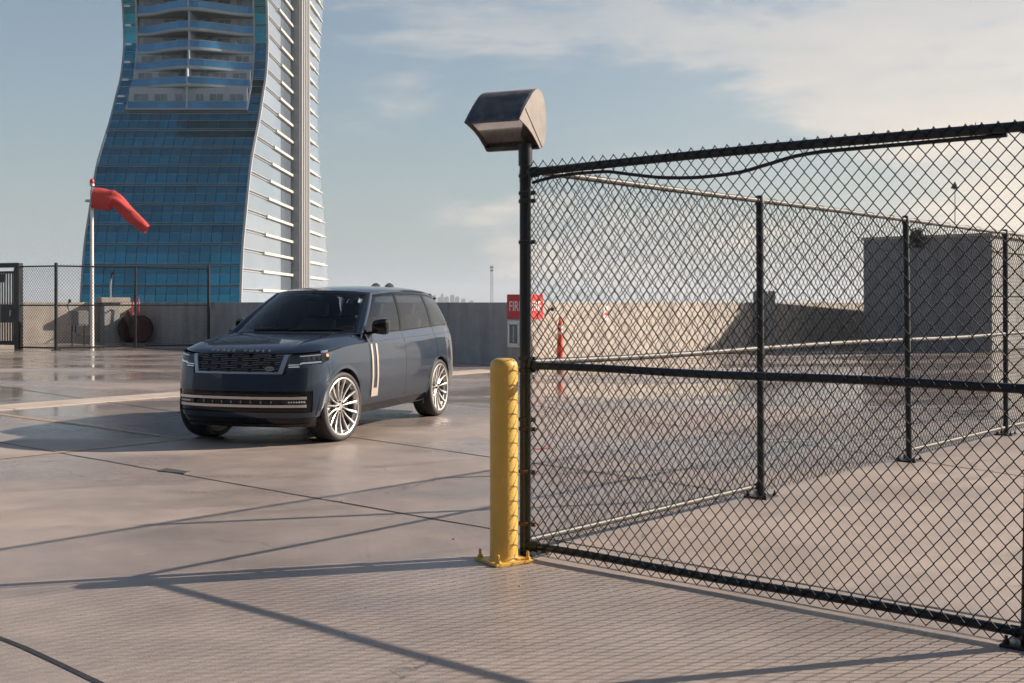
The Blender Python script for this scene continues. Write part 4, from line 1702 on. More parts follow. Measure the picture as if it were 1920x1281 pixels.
# ==================================================================
#                       FAR LEFT CORNER OF THE DECK
# ==================================================================
def far_corner():
    A = ground(105, 657)
    B = ground(253, 653.5)
    C = ground(391, 650.5)
    G = ground(35, 655.5)
    H = 2.84
    d = (C - A).normalized()
    rz = math.atan2(d.y, d.x)
    t = thing('chain_link_fence', A, 'far chain-link fence around the windsock and red extinguisher cart', 'fence', rz)
    L_ = (C - A).length
    for p in (A, B, C):
        x = (p - A).dot(d)
        b = MB()
        b.tube([V(x, 0, 0), V(x, 0, H + (0.08 if p is not B else 0))], 0.055 if p is not B else 0.04, 12)
        b.build('post', M['black'], t, 60)
        base_plate(V(x, 0, 0), t, 0.26)
    for z in (0.08, 1.50, H - 0.03):
        b = MB()
        b.tube([V(0, 0, z), V(L_, 0, z)], 0.026, 10)
        b.build('rail', M['black'], t, 60)
    chain_mesh('woven_wire', t, L_ - 0.08, 0.03, H + 0.03, 0.105, 0.124, 0.0060, 3, 1, origin=V(0.04, -0.02, 0), d=V(1, 0, 0), top_pick=False)
    d2 = (G - A).normalized()
    L2 = (G - A).length
    t = thing('chain_link_fence', A, 'short chain-link bay between the slatted gate and the far fence corner', 'fence', math.atan2(d2.y, d2.x))
    for z in (0.08, 1.50, H - 0.03):
        b = MB()
        b.tube([V(0.05, 0, z), V(L2, 0, z)], 0.026, 10)
        b.build('rail', M['black'], t, 60)
    chain_mesh('woven_wire', t, L2 - 0.14, 0.03, H, 0.105, 0.124, 0.0060, 3, 1, origin=V(0.06, 0.02, 0), d=V(1, 0, 0), top_pick=False)
    # slatted gate
    t = thing('slatted_gate', G, 'black steel gate of upright bars with a lock plate at far left', 'gate', math.atan2(d2.y, d2.x))
    b = MB()
    b.box((0.0, 0, 1.47), (0.20, 0.20, 2.94), bevel=0.01)
    b.build('gate_post', M['black'], t)
    for z, h in ((2.86, 0.16), (0.22, 0.14), (2.62, 0.08)):
        b = MB()
        b.box((0.85, 0, z), (1.5, 0.09, h))
        b.build('gate_rail', M['black'], t)
    for x in (0.15, 1.55):
        b = MB()
        b.box((x, 0, 1.45), (0.08, 0.08, 2.6))
        b.build('gate_stile', M['black'], t)
    for k in range(11):
        b = MB()
        b.box((0.27 + k * 0.118, 0.0, 1.42), (0.045, 0.04, 2.4))
        b.build('bar', M['black'], t)
    b = MB()
    b.box((0.45, 0.055, 1.22), (0.62, 0.02, 0.62))
    b.build('lock_plate', M['black'], t)
    b = MB()
    b.tube([V(0.22, 0.16, 1.12), V(0.22, 0.16, 1.34)], 0.02, 8)
    b.tube([V(0.22, 0.06, 1.15), V(0.22, 0.16, 1.15)], 0.014, 6)
    b.tube([V(0.22, 0.06, 1.31), V(0.22, 0.16, 1.31)], 0.014, 6)
    b.build('handle', M['galv'], t, 50)
    b = MB()
    b.box((0.75, 0.06, 2.42), (0.42, 0.04, 0.28))
    b.build('closer_box', M['clamp'], t)
    # windsock
    wp = at(172.5, 640, 43.2)
    wp.z = 0
    t = thing('windsock', wp, 'drooping red windsock on a white pole before the tower', 'windsock')
    s = 43.2 / F_PX
    b = MB()
    b.tube([V(0, 0, 0), V(0, 0, 5.75)], [0.075, 0.05], 14)
    b.build('pole', M['white'], t, 60)
    b = MB()
    b.lathe([(0.035, 5.7), (0.035, 5.82), (0.09, 5.84), (0.09, 5.90), (0.06, 5.94)], (0, 0, 0), 12)
    b.build('lamp_base', M['galv'], t, 40)
    b = MB()
    b.lathe([(0.07, 5.93), (0.085, 5.98), (0.075, 6.06), (0.03, 6.12), (0.0, 6.12)], (0, 0, 0), 12)
    b.build('red_lamp', M['red'], t, 60)
    b = MB()
    b.box((-0.1, 0, 5.30), (0.28, 0.12, 0.10), bevel=0.02)
    b.tube([V(0, 0, 4.95), V(0, 0, 5.70)], 0.065, 10)
    b.build('swivel', M['galv'], t)
    b = MB()
    b.tube([V(0.07 + 0.02 * math.sin(a), 0.32 * math.cos(a), 5.40 + 0.37 * math.sin(a)) for a in np.linspace(0, 2 * PI, 20)[:-1]], 0.016, 6, closed=True)
    b.build('hoop', M['galv'], t, 60)
    # the cloth tube: nearly level at the mouth, then folding down
    cen = [(0.06, 5.40, 0.375), (0.30, 5.385, 0.385), (0.55, 5.355, 0.375), (0.76, 5.335, 0.345), (0.90, 5.28, 0.30), (1.02, 5.15, 0.265), (1.20, 4.97, 0.25),
           (1.40, 4.79, 0.235), (1.60, 4.61, 0.215), (1.78, 4.455, 0.195), (1.93, 4.325, 0.175), (2.00, 4.27, 0.15)]
    n = 28
    rows = []
    rs = np.random.default_rng(11)
    fold = rs.normal(0, 1, (len(cen), n))
    fold = (fold + np.roll(fold, 1, 1) + np.roll(fold, -1, 1)) / 3
    for i, (x, z, r) in enumerate(cen):
        x0, z0, _ = cen[max(i - 1, 0)]
        x1, z1, _ = cen[min(i + 1, len(cen) - 1)]
        tv = V(x1 - x0, 0, z1 - z0).normalized()
        nv = V(-tv.z, 0, tv.x)
        row = []
        for j in range(n + 1):
            a = 2 * PI * j / n
            rr = r * (1 + 0.08 * fold[i, j % n] + 0.07 * math.sin(5 * a + i * 1.3) * (0.5 + (i in (3, 4, 5)) * 1.8))
            if i in (4, 5) and math.sin(a) < -0.2:
                rr *= 0.80 + 0.06 * math.sin(7 * a)      # cloth gathers in the bend
            squash = 0.80 if i < 4 else 0.85
            sag = -0.06 * r * (1 if math.sin(a) < 0 else 0)
            row.append(V(x, 0, z) + nv * (rr * math.sin(a) + sag) + V(0, 1, 0) * rr * squash * math.cos(a))
        rows.append(row)
    b = MB()
    b.grid(rows)
    for i in (0, 3, 7, 11):                               # stitched seams
        q = MB()
        q.tube(rows[i][:-1], 0.012, 5, closed=True)
        q.build('seam', M['red_dark'] if i == 0 else M['sock'], t, 60)
    o = b.build('sock', M['sock'], t, 179)
    sb = o.modifiers.new('sub', 'SUBSURF')
    sb.levels = sb.render_levels = 1
    # wheeled extinguisher
    c = V(-14.9, 46.85, 0)
    t = thing('extinguisher_cart', c, 'red wheeled fire extinguisher with tall handle behind the far fence', 'fire extinguisher', R(52))
    t.scale = (0.88, 0.88, 0.88)
    for y in (-0.42, 0.42):
        w = bpy.data.objects.new('wheel', None)
        COL.objects.link(w)
        w.parent = t
        w.location = (0, y, 0.622)
        b = MB()
        b.lathe([(0.56, -0.05), (0.62, -0.035), (0.62, 0.035), (0.56, 0.05), (0.53, 0.0)], (0, 0, 0), 32, axis='y', closed=True)
        b.build('tyre', M['rubber'], w, 40)
        b = MB()
        b.lathe([(0.47, -0.03), (0.545, -0.03), (0.545, 0.03), (0.47, 0.03)], (0, 0, 0), 32, axis='y', closed=True)
        b.build('rim', M['red_dark'], w, 40)
        b = MB()
        b.lathe([(0.06, 0.03), (0.30, 0.035), (0.36, 0.0), (0.48, 0.0), (0.48, -0.012), (0.36, -0.012), (0.06, -0.02)], (0, 0, 0), 32, axis='y', closed=True)
        b.build('wheel_disc', M['red_dark'], w, 30)
        b = MB()
        b.lathe([(0.08, -0.07), (0.08, 0.07)], (0, 0, 0), 14, axis='y')
        b.build('hub', M['red_dark'], w, 40)
    b = MB()
    b.tube([V(0, -0.5, 0.62), V(0, 0.5, 0.62)], 0.03, 8)
    b.build('axle', M['clamp'], t)
    b = MB()
    prof = [(0.0, -0.72), (0.14, -0.70), (0.25, -0.60), (0.28, -0.48), (0.28, 0.42), (0.24, 0.55), (0.12, 0.64), (0.06, 0.68), (0.06, 0.74), (0, 0.74)]
    b.lathe(prof, (0, 0, 0), 24)
    for i, v in enumerate(b.v):
        p = Matrix.Rotation(R(-28), 3, 'Y') @ Vector(v)
        b.v[i] = tuple(p + V(-0.05, 0, 0.82))
    b.build('cylinder', M['red_dark'], t, 50)  # darker than the handle's red to deepen the shade
    b = MB()
    pts = [V(-0.1, -0.24, 0.6), V(0.0, -0.24, 1.5), V(0.02, -0.24, 1.85), V(0.03, -0.18, 1.98), V(0.03, 0.18, 1.98), V(0.02, 0.24, 1.85), V(0, 0.24, 1.5), V(-0.1, 0.24, 0.6)]
    b.tube(pts, 0.03, 8)
    b.build('handle', M['red'], t, 60)
    b = MB()
    b.tube([V(0.1 + 0.3 * math.cos(a), 0.06 * a / 6, 0.85 + 0.34 * math.sin(a)) for a in np.linspace(0, 12, 40)], 0.03, 7)
    b.build('hose', M['rubber'], t, 60)
    # raised concrete pier on the parapet, box on a stand, little lamp behind
    def lpix(px, py, dd):
        return at(px, py, dd)
    p = lpix(206, 566, 47.0)
    t = thing('concrete_pier', V(p.x, p.y, 0), 'stepped concrete pier rising above the far parapet corner', 'pier', math.atan2(0.6, 0.8))
    b = MB()
    b.box((0, 0, 0.80), (0.62, 0.55, 1.60), bevel=0.015)
    b.build('shaft', M['wall'], t)
    b = MB()
    b.box((0.12, 0, 1.69), (1.15, 0.75, 0.20), bevel=0.015)
    b.build('cap', M['pale_concrete'], t)
    p = ground(147, 649)
    t = thing('control_box', p, 'grey control box on a stand inside the far fence', 'box', math.atan2(-0.6, 0.8) * 0 + R(37))
    b = MB()
    b.box((0, 0, 1.02), (0.62, 0.34, 0.55), bevel=0.012)
    b.build('enclosure', M['grey_box'], t)
    b = MB()
    b.box((0, -0.175, 1.02), (0.52, 0.012, 0.46), bevel=0.004)
    b.build('door', M['grey_box'], t)
    for x in (-0.22, 0.22):
        b = MB()
        b.tube([V(x, 0, 0), V(x, 0, 0.76)], 0.03, 8)
        b.build('leg', M['clamp'], t)
    b = MB()
    b.tube([V(-0.1, 0, 0.74), V(-0.1, 0, 0.5), V(-0.02, 0.05, 0.42), V(0.25, 0.2, 0.40), V(0.5, 0.3, 0.4), V(0.55, 0.32, 0.0)], 0.025, 7)
    b.build('cable', M['rubber'], t, 60)
    b = MB()
    b.tube([V(-0.33, 0.0, 1.28), V(-0.40, 0.02, 1.5), V(-0.30, 0.02, 1.62)], 0.02, 6)
    b.lathe([(0.0, 1.58), (0.06, 1.60), (0.05, 1.70), (0.0, 1.72)], (-0.30, 0.02, 0), 10)
    b.build('beacon', M['clamp'], t, 50)
    p = at(207, 558, 70)
    t = thing('street_lamp', V(p.x, p.y, -25), 'small lamp post far below showing beside the concrete pier', 'lamp')
    z1 = at(207, 514, 70).z + 25
    b = MB()
    b.tube([V(0, 0, 0), V(0, 0, z1 - 0.6), V(0.06, 0, z1 - 0.2)], [0.12, 0.06, 0.05], 8)
    b.build('pole', M['galv'], t, 60)
    b = MB()
    b.tube([V(0.06, 0, z1 - 0.25), V(0.10, 0, z1), V(0.25, 0, z1 + 0.1)], 0.07, 6)
    b.build('lamp_head', M['clamp'], t)


far_corner()


# ==================================================================
#                       FAR SKYLINE
# ==================================================================
def skyline():
    D = 4200.0
    sp = [(815, 553, 6), (824, 557, 7), (829, 550.5, 6), (837, 556, 10), (848, 552.5, 9), (857, 556, 9), (869, 560, 9), (786, 561, 10), (640, 562, 12), (700, 561, 10), (884, 563, 8)]
    names = ['narrow hazy tower left of the skyline cluster', 'low hazy block beside the narrow tower', 'tallest hazy tower of the distant skyline',
             'broad low hazy block in mid skyline', 'second tallest hazy tower of the distant skyline', 'hazy stepped block right of the skyline towers',
             'last low hazy block of the skyline', 'low hazy block behind the car roof', 'hazy far block just left of the car roof', 'hazy far block above the windscreen',
             'lone low hazy block left of the mast']
    for (px, py, w), nm in zip(sp, names):
        p = at(px, py, D)
        m = D / F_PX
        H = p.z + 25
        t = thing('distant_building', V(p.x, D, -25), nm, 'building', group='distant skyline')
        W, T = w * m * 0.9, w * m * 0.8
        b = MB()
        b.box((0, 0, H * 0.47), (W, T, H * 0.94))
        b.box((W * 0.06, 0, H * 0.96), (W * 0.6, T * 0.6, H * 0.08))
        b.build('block', M['far'], t)
        if H > 40:
            for k in range(5):
                b = MB()
                b.box((0, -T / 2 - 0.2, 25 + (H - 28) * (k + 0.5) / 5), (W * 0.9, 0.5, (H - 28) / 5 * 0.45))
                b.build('window_band', M['far_win'], t)
    # lattice mast
    D = 900.0
    p = at(922, 566, D)
    top = at(922, 497, D).z + 25
    t = thing('lattice_mast', V(p.x, D, -25), 'slender lattice radio mast on the horizon left of the post', 'mast')
    b = MB()
    wb, wt = 2.7, 1.4
    def cor(z):
        w = wb + (wt - wb) * z / top
        return [V(-w / 2, -w / 2, z), V(w / 2, -w / 2, z), V(w / 2, w / 2, z), V(-w / 2, w / 2, z)]
    lv = np.linspace(0, top, 20)
    for k in range(4):
        q = MB()
        q.tube([cor(z)[k] for z in lv], 0.16, 5)
        q.build('leg', M['mast'], t)
    for i in range(len(lv) - 1):
        a, c = cor(lv[i]), cor(lv[i + 1])
        for k in range(4):
            k2 = (k + 1) % 4
            b.tube([a[k], c[k2]], 0.10, 4)
            b.tube([a[k2], c[k]], 0.10, 4)
    b.build('bracing', M['mast'], t)
    b = MB()
    for z in (top * 0.965, top * 0.925):
        b.box((0, 0, z), (2.6, 2.6, 1.0))
    b.build('antenna_drum', M['mast'], t)


skyline()


# ==================================================================
#                       THE CAR
# ==================================================================
def build_car():
    fwd = V(-0.285, -0.958, 0).normalized()
    rz = math.atan2(fwd.y, fwd.x)
    axle = V(-2.865, 13.94, 0)
    car = thing('parked_car', axle - fwd * 1.6, 'dark blue luxury off-roader on silver multi-spoke wheels', 'car', rz)

    # ---- plan outline of the lower body, nose to tail, left half
    ctrl = [(2.385, -0.2), (2.385, 0.0), (2.377, 0.2), (2.352, 0.42), (2.30, 0.62), (2.215, 0.78), (2.08, 0.89), (1.90, 0.952), (1.60, 0.984), (1.2, 0.995),
            (0.6, 1.0), (-0.2, 1.0), (-1.0, 0.998), (-1.6, 0.988), (-2.05, 0.962), (-2.36, 0.90), (-2.54, 0.80), (-2.62, 0.62), (-2.665, 0.35), (-2.68, 0.0), (-2.68, -0.2)]
    dense = []
    for i in range(1, len(ctrl) - 2):
        p0, p1, p2, p3 = (np.array(ctrl[k], float) for k in (i - 1, i, i + 1, i + 2))
        for t in np.linspace(0, 1, 40, endpoint=False):
            dense.append(0.5 * ((2 * p1) + (-p0 + p2) * t + (2 * p0 - 5 * p1 + 4 * p2 - p3) * t**2 + (-p0 + 3 * p1 - 3 * p2 + p3) * t**3))
    dense.append(np.array(ctrl[-2], float))
    dense = np.array(dense)
    seg = np.linalg.norm(np.diff(dense, axis=0), axis=1)
    S = np.concatenate([[0], np.cumsum(seg)])
    tan = np.gradient(dense, S, axis=0)
    for _ in range(3):
        tan[1:-1] = (tan[:-2] + tan[1:-1] + tan[2:]) / 3
    tan /= np.linalg.norm(tan, axis=1)[:, None]

    def plan(s):
        x, y = np.interp(s, S, dense[:, 0]), np.interp(s, S, dense[:, 1])
        tx, ty = np.interp(s, S, tan[:, 0]), np.interp(s, S, tan[:, 1])
        l = math.hypot(tx, ty)
        return x, y, -ty / l, tx / l                    # inward normal for the left half is (−ty, tx) turned

    def s_x(x):
        return float(np.interp(-x, -dense[:, 0], S))

    kmid = int(np.argmax(dense[:, 1]))

    def s_y(y):
        return float(np.interp(y, dense[:kmid, 1], S[:kmid]))

    def sm(a, b, x):
        t = min(max((x - a) / (b - a), 0), 1)
        return t * t * (3 - 2 * t)
    prof_side = smooth_interp([(0.20, 0.14), (0.28, 0.095), (0.37, 0.050), (0.42, 0.030), (0.55, 0.012), (0.72, 0.0), (0.88, 0.003), (1.0, 0.014), (1.08, 0.026),
                               (1.125, 0.035), (1.145, 0.047), (1.20, 0.073), (1.26, 0.098), (1.32, 0.12)])
    prof_front = smooth_interp([(0.15, 0.17), (0.21, 0.10), (0.27, 0.055), (0.335, 0.022), (0.40, 0.008), (0.55, 0.0), (0.65, 0.004), (0.80, 0.022), (0.92, 0.046), (1.0, 0.066), (1.04, 0.082), (1.10, 0.13), (1.2, 0.2)])
    prof_rear = smooth_interp([(0.2, 0.16), (0.32, 0.07), (0.45, 0.01), (0.6, 0.0), (0.9, 0.01), (1.1, 0.03), (1.2, 0.05), (1.32, 0.09)])
    sA, sB = s_y(0.60), s_x(1.80)
    sC, sD = s_x(-2.15), s_x(-2.58)

    def P(s, z, off=0.0):
        x, y, nx, ny = plan(s)
        # inward normal: towards the body
        wf = 1 - sm(sA, sB, s)
        wr = sm(sC, sD, s)
        d = prof_side(z) * (1 - wf - wr) + prof_front(z) * wf + prof_rear(z) * wr
        d -= off
        ix, iy = -ty_in(s)[0], -ty_in(s)[1]
        return V(x - ix * d, y - iy * d, z)

    def ty_in(s):
        """unit vector pointing into the body"""
        tx, ty = np.interp(s, S, tan[:, 0]), np.interp(s, S, tan[:, 1])
        l = math.hypot(tx, ty)
        # going nose -> tail along the left side the body lies to the right of travel... travel (-x): inward is -y
        return (ty / l * -1.0 * -1.0, -tx / l * -1.0) if False else (-(-ty / l) * -1.0, (tx / l))

    # resolve the inward direction once, robustly: it must point to the car's middle line
    def inward(s):
        tx, ty = np.interp(s, S, tan[:, 0]), np.interp(s, S, tan[:, 1])
        l = math.hypot(tx, ty)
        a = (-ty / l, tx / l)
        x, y = np.interp(s, S, dense[:, 0]), np.interp(s, S, dense[:, 1])
        if (0.0 - x * 0.6) * a[0] + (0.0 - y) * a[1] < 0:
            a = (-a[0], -a[1])
        return a

    def P(s, z, off=0.0):                              # noqa: F811  point on the skin, off = proud of it
        x, y = float(np.interp(s, S, dense[:, 0])), float(np.interp(s, S, dense[:, 1]))
        wf = 1 - sm(sA, sB, s)
        wr = sm(sC, sD, s)
        d = prof_side(z) * (1 - wf - wr) + prof_front(z) * wf + prof_rear(z) * wr - off
        a = inward(s)
        return V(x + a[0] * d, y + a[1] * d, z)

    def mir(p):
        return V(p.x, -p.y, p.z)

    def patch(mb, ss, zlo, zhi, nz, off=0.0, both=True, flange=0.03, mi=0, only=None):
        """skin panel between curves zlo(s) and zhi(s), with a return lip all round"""
        G = []
        for s in ss:
            a, b_ = zlo(s), zhi(s)
            G.append([P(s, a + (b_ - a) * j / nz, off) for j in range(nz + 1)])
        I = []
        for s in ss:
            a, b_ = zlo(s), zhi(s)
            I.append([P(s, a + (b_ - a) * j / nz, off - flange) for j in range(nz + 1)])
        sides = (1, -1) if both else (1,)
        if only:
            sides = (only,)
        for sd in sides:
            f = (lambda p: p) if sd > 0 else mir
            mb.grid([[f(p) for p in r] for r in G], mi, flip=(sd < 0))
            if flange:
                loop = [(i, 0) for i in range(len(ss))] + [(len(ss) - 1, j) for j in range(1, nz + 1)] + \
                       [(i, nz) for i in range(len(ss) - 2, -1, -1)] + [(0, j) for j in range(nz - 1, 0, -1)]
                A = [[f(G[i][j]) for i, j in loop + loop[:1]], [f(I[i][j]) for i, j in loop + loop[:1]]]
                mb.grid(A, mi, flip=(sd > 0))
        return mb

    AR, ZC = 0.437, 0.40
    XF, XR = 1.6, -1.6

    def arch(x, xa):
        q = AR * AR - (x - xa) ** 2
        return ZC + math.sqrt(q) if q > 0 else -1.0

    def xs_(s):
        return float(np.interp(s, S, dense[:, 0]))

    def hoodline(s):
        x = xs_(s)
        return float(np.interp(x, [0.6, 0.9, 1.3, 1.8, 2.1, 2.25, 2.4], [1.128, 1.122, 1.108, 1.078, 1.055, 1.04, 1.025]))

    def belt(x):
        return float(np.interp(x, [-2.7, -2.2, -1.0, 0.2, 0.9, 1.2], [1.30, 1.283, 1.252, 1.225, 1.215, 1.21]))

    def lin(a, b_, n):
        return list(np.linspace(a, b_, n))
    sG, sI, sH = s_y(0.585), s_y(0.845), s_x(1.93)
    sAf, sAr = s_x(XF + AR - 0.002), s_x(XF - AR + 0.002)
    rAf, rAr = s_x(XR + AR - 0.002), s_x(XR - AR + 0.002)

    def head_lo(s):
        # lower edge of the headlamp: deep by the grille, rising to the tip
        y = (s - sG) / (sH - sG)
        return float(np.interp(y, [0.0, 0.28, 0.31, 0.8, 1.0], [0.868, 0.872, 0.906, 0.918, 0.95]))

    def head_hi(s):
        y = (s - sG) / (sH - sG)
        return float(np.interp(y, [0.0, 1.0], [1.006, 1.036]))

    def bump_hi(s):
        if s <= sG:
            return 0.803
        if s <= sH:
            return head_lo(s) - 0.004
        return hoodline(s) - 0.004
    SILL = 0.285
    INT_LO, INT_HI = 0.375, 0.612
    # ---- bumper skin
    b = MB()
    ss = lin(0, sG - 0.004, 22)
    patch(b, ss, lambda s: INT_HI, lambda s: 0.800, 12)
    patch(b, lin(sG - 0.004, sI, 16), lambda s: INT_HI, bump_hi, 12)
    patch(b, lin(0, sI, 36), lambda s: 0.315, lambda s: INT_LO, 6)
    patch(b, lin(sI, sH, 12), lambda s: 0.315, bump_hi, 24, flange=0.0)
    b.build('bumper', M['paint'], car, 50)
    # lower valance, dark
    b = MB()
    patch(b, lin(0, sAf + 0.02, 44), lambda s: 0.205, lambda s: 0.312, 8, off=-0.004)
    b.build('valance', M['gloss_black'], car, 60)
    b = MB()
    patch(b, lin(0.05, sI, 30), lambda s: 0.228, lambda s: 0.240, 2, off=0.006)
    b.build('valance_blade', M['car_plastic'], car, 60)
    # ---- wing: from the headlamp tip round the arch to the door
    th = [s_x(XF + AR * math.cos(a)) for a in np.linspace(0.02, PI - 0.02, 40)]
    sDoor = s_x(0.905)
    for sd in (1, -1):
        b = MB()
        patch(b, lin(sH, sAf, 6), lambda s: 0.315, lambda s: hoodline(s) - 0.004, 18, flange=0.0, only=sd)
        patch(b, th, lambda s: max(SILL, arch(xs_(s), XF)), lambda s: hoodline(s) - 0.004, 18, only=sd)
        patch(b, lin(sAr, sDoor, 8), lambda s: SILL + 0.09, lambda s: hoodline(s) - 0.004, 18, only=sd)
        b.build('wing', M['paint'], car, 50)
    # upper wing corner between the clamshell hood and the door
    # ---- doors
    zdoor = 0.372

    def beltz(s):
        return belt(xs_(s)) - 0.004
    sB1, sB2 = s_x(-0.262), s_x(-0.268)
    d1 = bpy.data.objects.new('door', None)
    d2 = bpy.data.objects.new('door', None)
    d3 = bpy.data.objects.new('door', None)
    d4 = bpy.data.objects.new('door', None)
    for d in (d1, d2, d3, d4):
        COL.objects.link(d)
        d.parent = car
    for side, fd, rd in ((1, d1, d2), (-1, d3, d4)):
        b = MB()
        patch(b, lin(sDoor + 0.006, sB1, 30), lambda s: zdoor, beltz, 26, both=False, only=side)
        b.build('door_skin', M['paint'], fd, 40)
        b = MB()
        ssr = lin(sB2, rAf, 16) + [s_x(XR + AR * math.cos(a)) for a in np.linspace(0.06, 1.25, 14)]
        patch(b, ssr, lambda s: max(zdoor, arch(xs_(s), XR)), beltz, 26, both=False, only=side)
        b.build('door_skin', M['paint'], rd, 40)
        # flush handles
        for xh, dd in ((-0.06, fd), (-1.12, rd)):
            b = MB()
            s0, s1 = s_x(xh + 0.10), s_x(xh - 0.10)
            patch(b, lin(s0, s1, 8), lambda s: 1.010, lambda s: 1.052, 3, off=0.0025, both=False, only=side, flange=0.01)
            b.build('handle', M['paint'], dd, 40)
            b = MB()
            for z0, z1 in ((1.003, 1.010), (1.052, 1.059)):
                patch(b, lin(s_x(xh + 0.107), s_x(xh - 0.107), 8), lambda s: z0, lambda s: z1, 1, off=0.0015, both=False, only=side, flange=0.0)
            for xa, xb in ((xh + 0.107, xh + 0.10), (xh - 0.10, xh - 0.107)):
                patch(b, lin(s_x(xa), s_x(xb), 3), lambda s: 1.003, lambda s: 1.059, 2, off=0.0015, both=False, only=side, flange=0.0)
            b.build('handle_gap', M['car_plastic'], dd)
        # gill blades
        b = MB()
        for xa, xb in ((0.862, 0.815), (0.715, 0.668)):
            patch(b, lin(s_x(xa), s_x(xb), 4), lambda s: 0.555, lambda s: 1.095, 14, off=0.009, both=False, only=side, flange=0.012)
        patch(b, lin(s_x(0.862), s_x(0.668), 8), lambda s: 0.455, lambda s: 0.556, 4, off=0.009, both=False, only=side, flange=0.012)
        b.build('gill_trim', M['gill'], fd, 40)
        b = MB()
        patch(b, lin(s_x(0.815), s_x(0.715), 5), lambda s: 0.56, lambda s: 1.095, 10, off=0.002, both=False, only=side, flange=0.0)
        b.build('gill_panel', M['paint'], fd, 40)
    # waist crease line
    b = MB()
    for sd in (1, -1):
        f = (lambda p: p) if sd > 0 else mir
        b.tube([f(P(s, float(np.interp(xs_(s), [-2.3, 0.9], [1.165, 1.122])), 0.0005)) for s in lin(sDoor, s_x(-2.30), 40)], 0.0028, 5)
    b.build('waist_moulding', M['car_plastic'], car, 60)
    # wing-to-bumper shut line
    b = MB()
    for sd in (1, -1):
        f = (lambda p: p) if sd > 0 else mir
        s0, s1 = sH - 0.03, s_x(XF + AR * 0.72)
        b.tube([f(P(s0 + (s1 - s0) * k / 8, 0.915 + (0.715 - 0.915) * k / 8, 0.0003)) for k in range(9)], 0.0022, 5)
    b.build('shut_line', M['car_plastic'], car, 60)
    # ---- sill
    b = MB()
    patch(b, lin(sAr + 0.005, rAf - 0.005, 36), lambda s: 0.262, lambda s: zdoor - 0.006, 6, off=-0.006)
    b.build('sill', M['gloss_black'], car, 60)
    b = MB()
    patch(b, lin(sAr + 0.005, rAf - 0.005, 36), lambda s: zdoor - 0.0035, lambda s: zdoor + 0.018, 2, off=0.003)
    b.build('sill_blade', M['paint'], car, 60)
    # ---- rear quarter
    b = MB()
    sq0 = s_x(XR + AR * math.cos(1.25)) + 0.006
    thr = [s_x(XR + AR * math.cos(a)) for a in np.linspace(1.27, PI - 0.02, 26)]
    patch(b, thr, lambda s: max(0.30, arch(xs_(s), XR)), beltz, 22)
    patch(b, lin(rAr, s_x(-2.33), 10), lambda s: 0.36, beltz, 22, flange=0.0)
    patch(b, lin(s_x(-2.33), S[-1], 24), lambda s: 0.36, lambda s: 1.22, 22)
    b.build('quarter_panel', M['paint'], car, 50)
    b = MB()
    patch(b, lin(rAr, S[-1], 30), lambda s: 0.24, lambda s: 0.355, 6, off=-0.006)
    b.build('rear_valance', M['car_plastic'], car, 60)
    for sd in (1, -1):
        b = MB()
        patch(b, lin(s_x(-2.345), s_x(-2.60), 10), lambda s: 0.80, lambda s: 1.16, 10, off=0.004, both=False, only=sd)
        b.build('tail_lamp', M['tail'], car, 50)
    # ---- arch lips and wheel wells
    for xa in (XF, XR):
        b = MB()
        for sd in (1, -1):
            f = (lambda p: p) if sd > 0 else mir
            A1, A2, A3 = [], [], []
            for a in np.linspace(-0.16, PI + 0.16, 44):
                for rr, o, lst in ((AR + 0.045, 0.003, A1), (AR + 0.004, 0.006, A2), (AR - 0.006, -0.05, A3)):
                    x, z = xa + rr * math.cos(a), ZC + rr * math.sin(a)
                    p = P(s_x(x), max(z, 0.3), o)
                    lst.append(f(V(x, p.y, z)))
            b.grid([A1, A2, A3], flip=(sd > 0))
        b.build('arch_lip', M['paint'], car, 40)
        for sd in (1, -1):
            b = MB()
            rows = []
            for yy in (0.86, 0.50):
                rows.append([V(xa + (AR - 0.004) * math.cos(a), sd * yy, ZC + (AR - 0.004) * math.sin(a)) for a in np.linspace(-0.35, PI + 0.35, 30)])
            b.grid(rows)
            rows2 = [[V(xa + q * AR * math.cos(a), sd * 0.50, ZC + q * AR * math.sin(a)) for a in np.linspace(-0.35, PI + 0.35, 30)] for q in (1, 0.02)]
            b.grid(rows2)
            b.build('wheel_well', M['car_plastic'], car, 60)
    # ---- floor pan so that no light leaks through
    b = MB()
    b.box((-0.1, 0, 0.40), (4.3, 1.0, 0.30))
    b.box((0.0, 0, 0.36), (2.26, 1.78, 0.20))
    b.box((-2.3, 0, 0.55), (0.5, 1.4, 0.4))
    b.box((2.05, 0, 0.45), (0.32, 1.3, 0.42))
    b.build('underbody', M['car_plastic'], car)

    # ---- hood: clamshell over the wings
    xc_f = lambda v: float(np.interp(abs(v) * 0.962, dense[:kmid, 1], dense[:kmid, 0])) - (0.078 - 0.04 * abs(v) ** 4)
    nv, ntt = 56, 40

    def hood_pt(v, t):
        av = abs(v)
        x0 = xc_f(v)
        x1 = 1.17 - 0.27 * av ** 2.2
        x = x0 + (x1 - x0) * t
        zc = smooth_hood(t)
        # edge sits on the wing line
        xe = x
        s_e = s_x(min(xe, 2.2))
        pe = P(s_e, hoodline(s_e), 0.0)
        ye = min(pe.y, 0.99)
        # nose plan keeps the width
        y = v * ye if t > 0 else v * ye
        ze = hoodline(s_e)
        z = zc - (zc - ze) * (0.25 * av ** 3 + 0.75 * av ** 9)
        z += 0.014 * sm(0.62, 0.70, av) * (1 - sm(0.80, 0.97, av)) * sm(0.03, 0.25, t)
        return V(x, y, z)
    smooth_hood = smooth_interp([(0.0, 1.026), (0.02, 1.050), (0.06, 1.074), (0.14, 1.103), (0.3, 1.142), (0.6, 1.192), (0.85, 1.222), (1.0, 1.236)])
    b = MB()
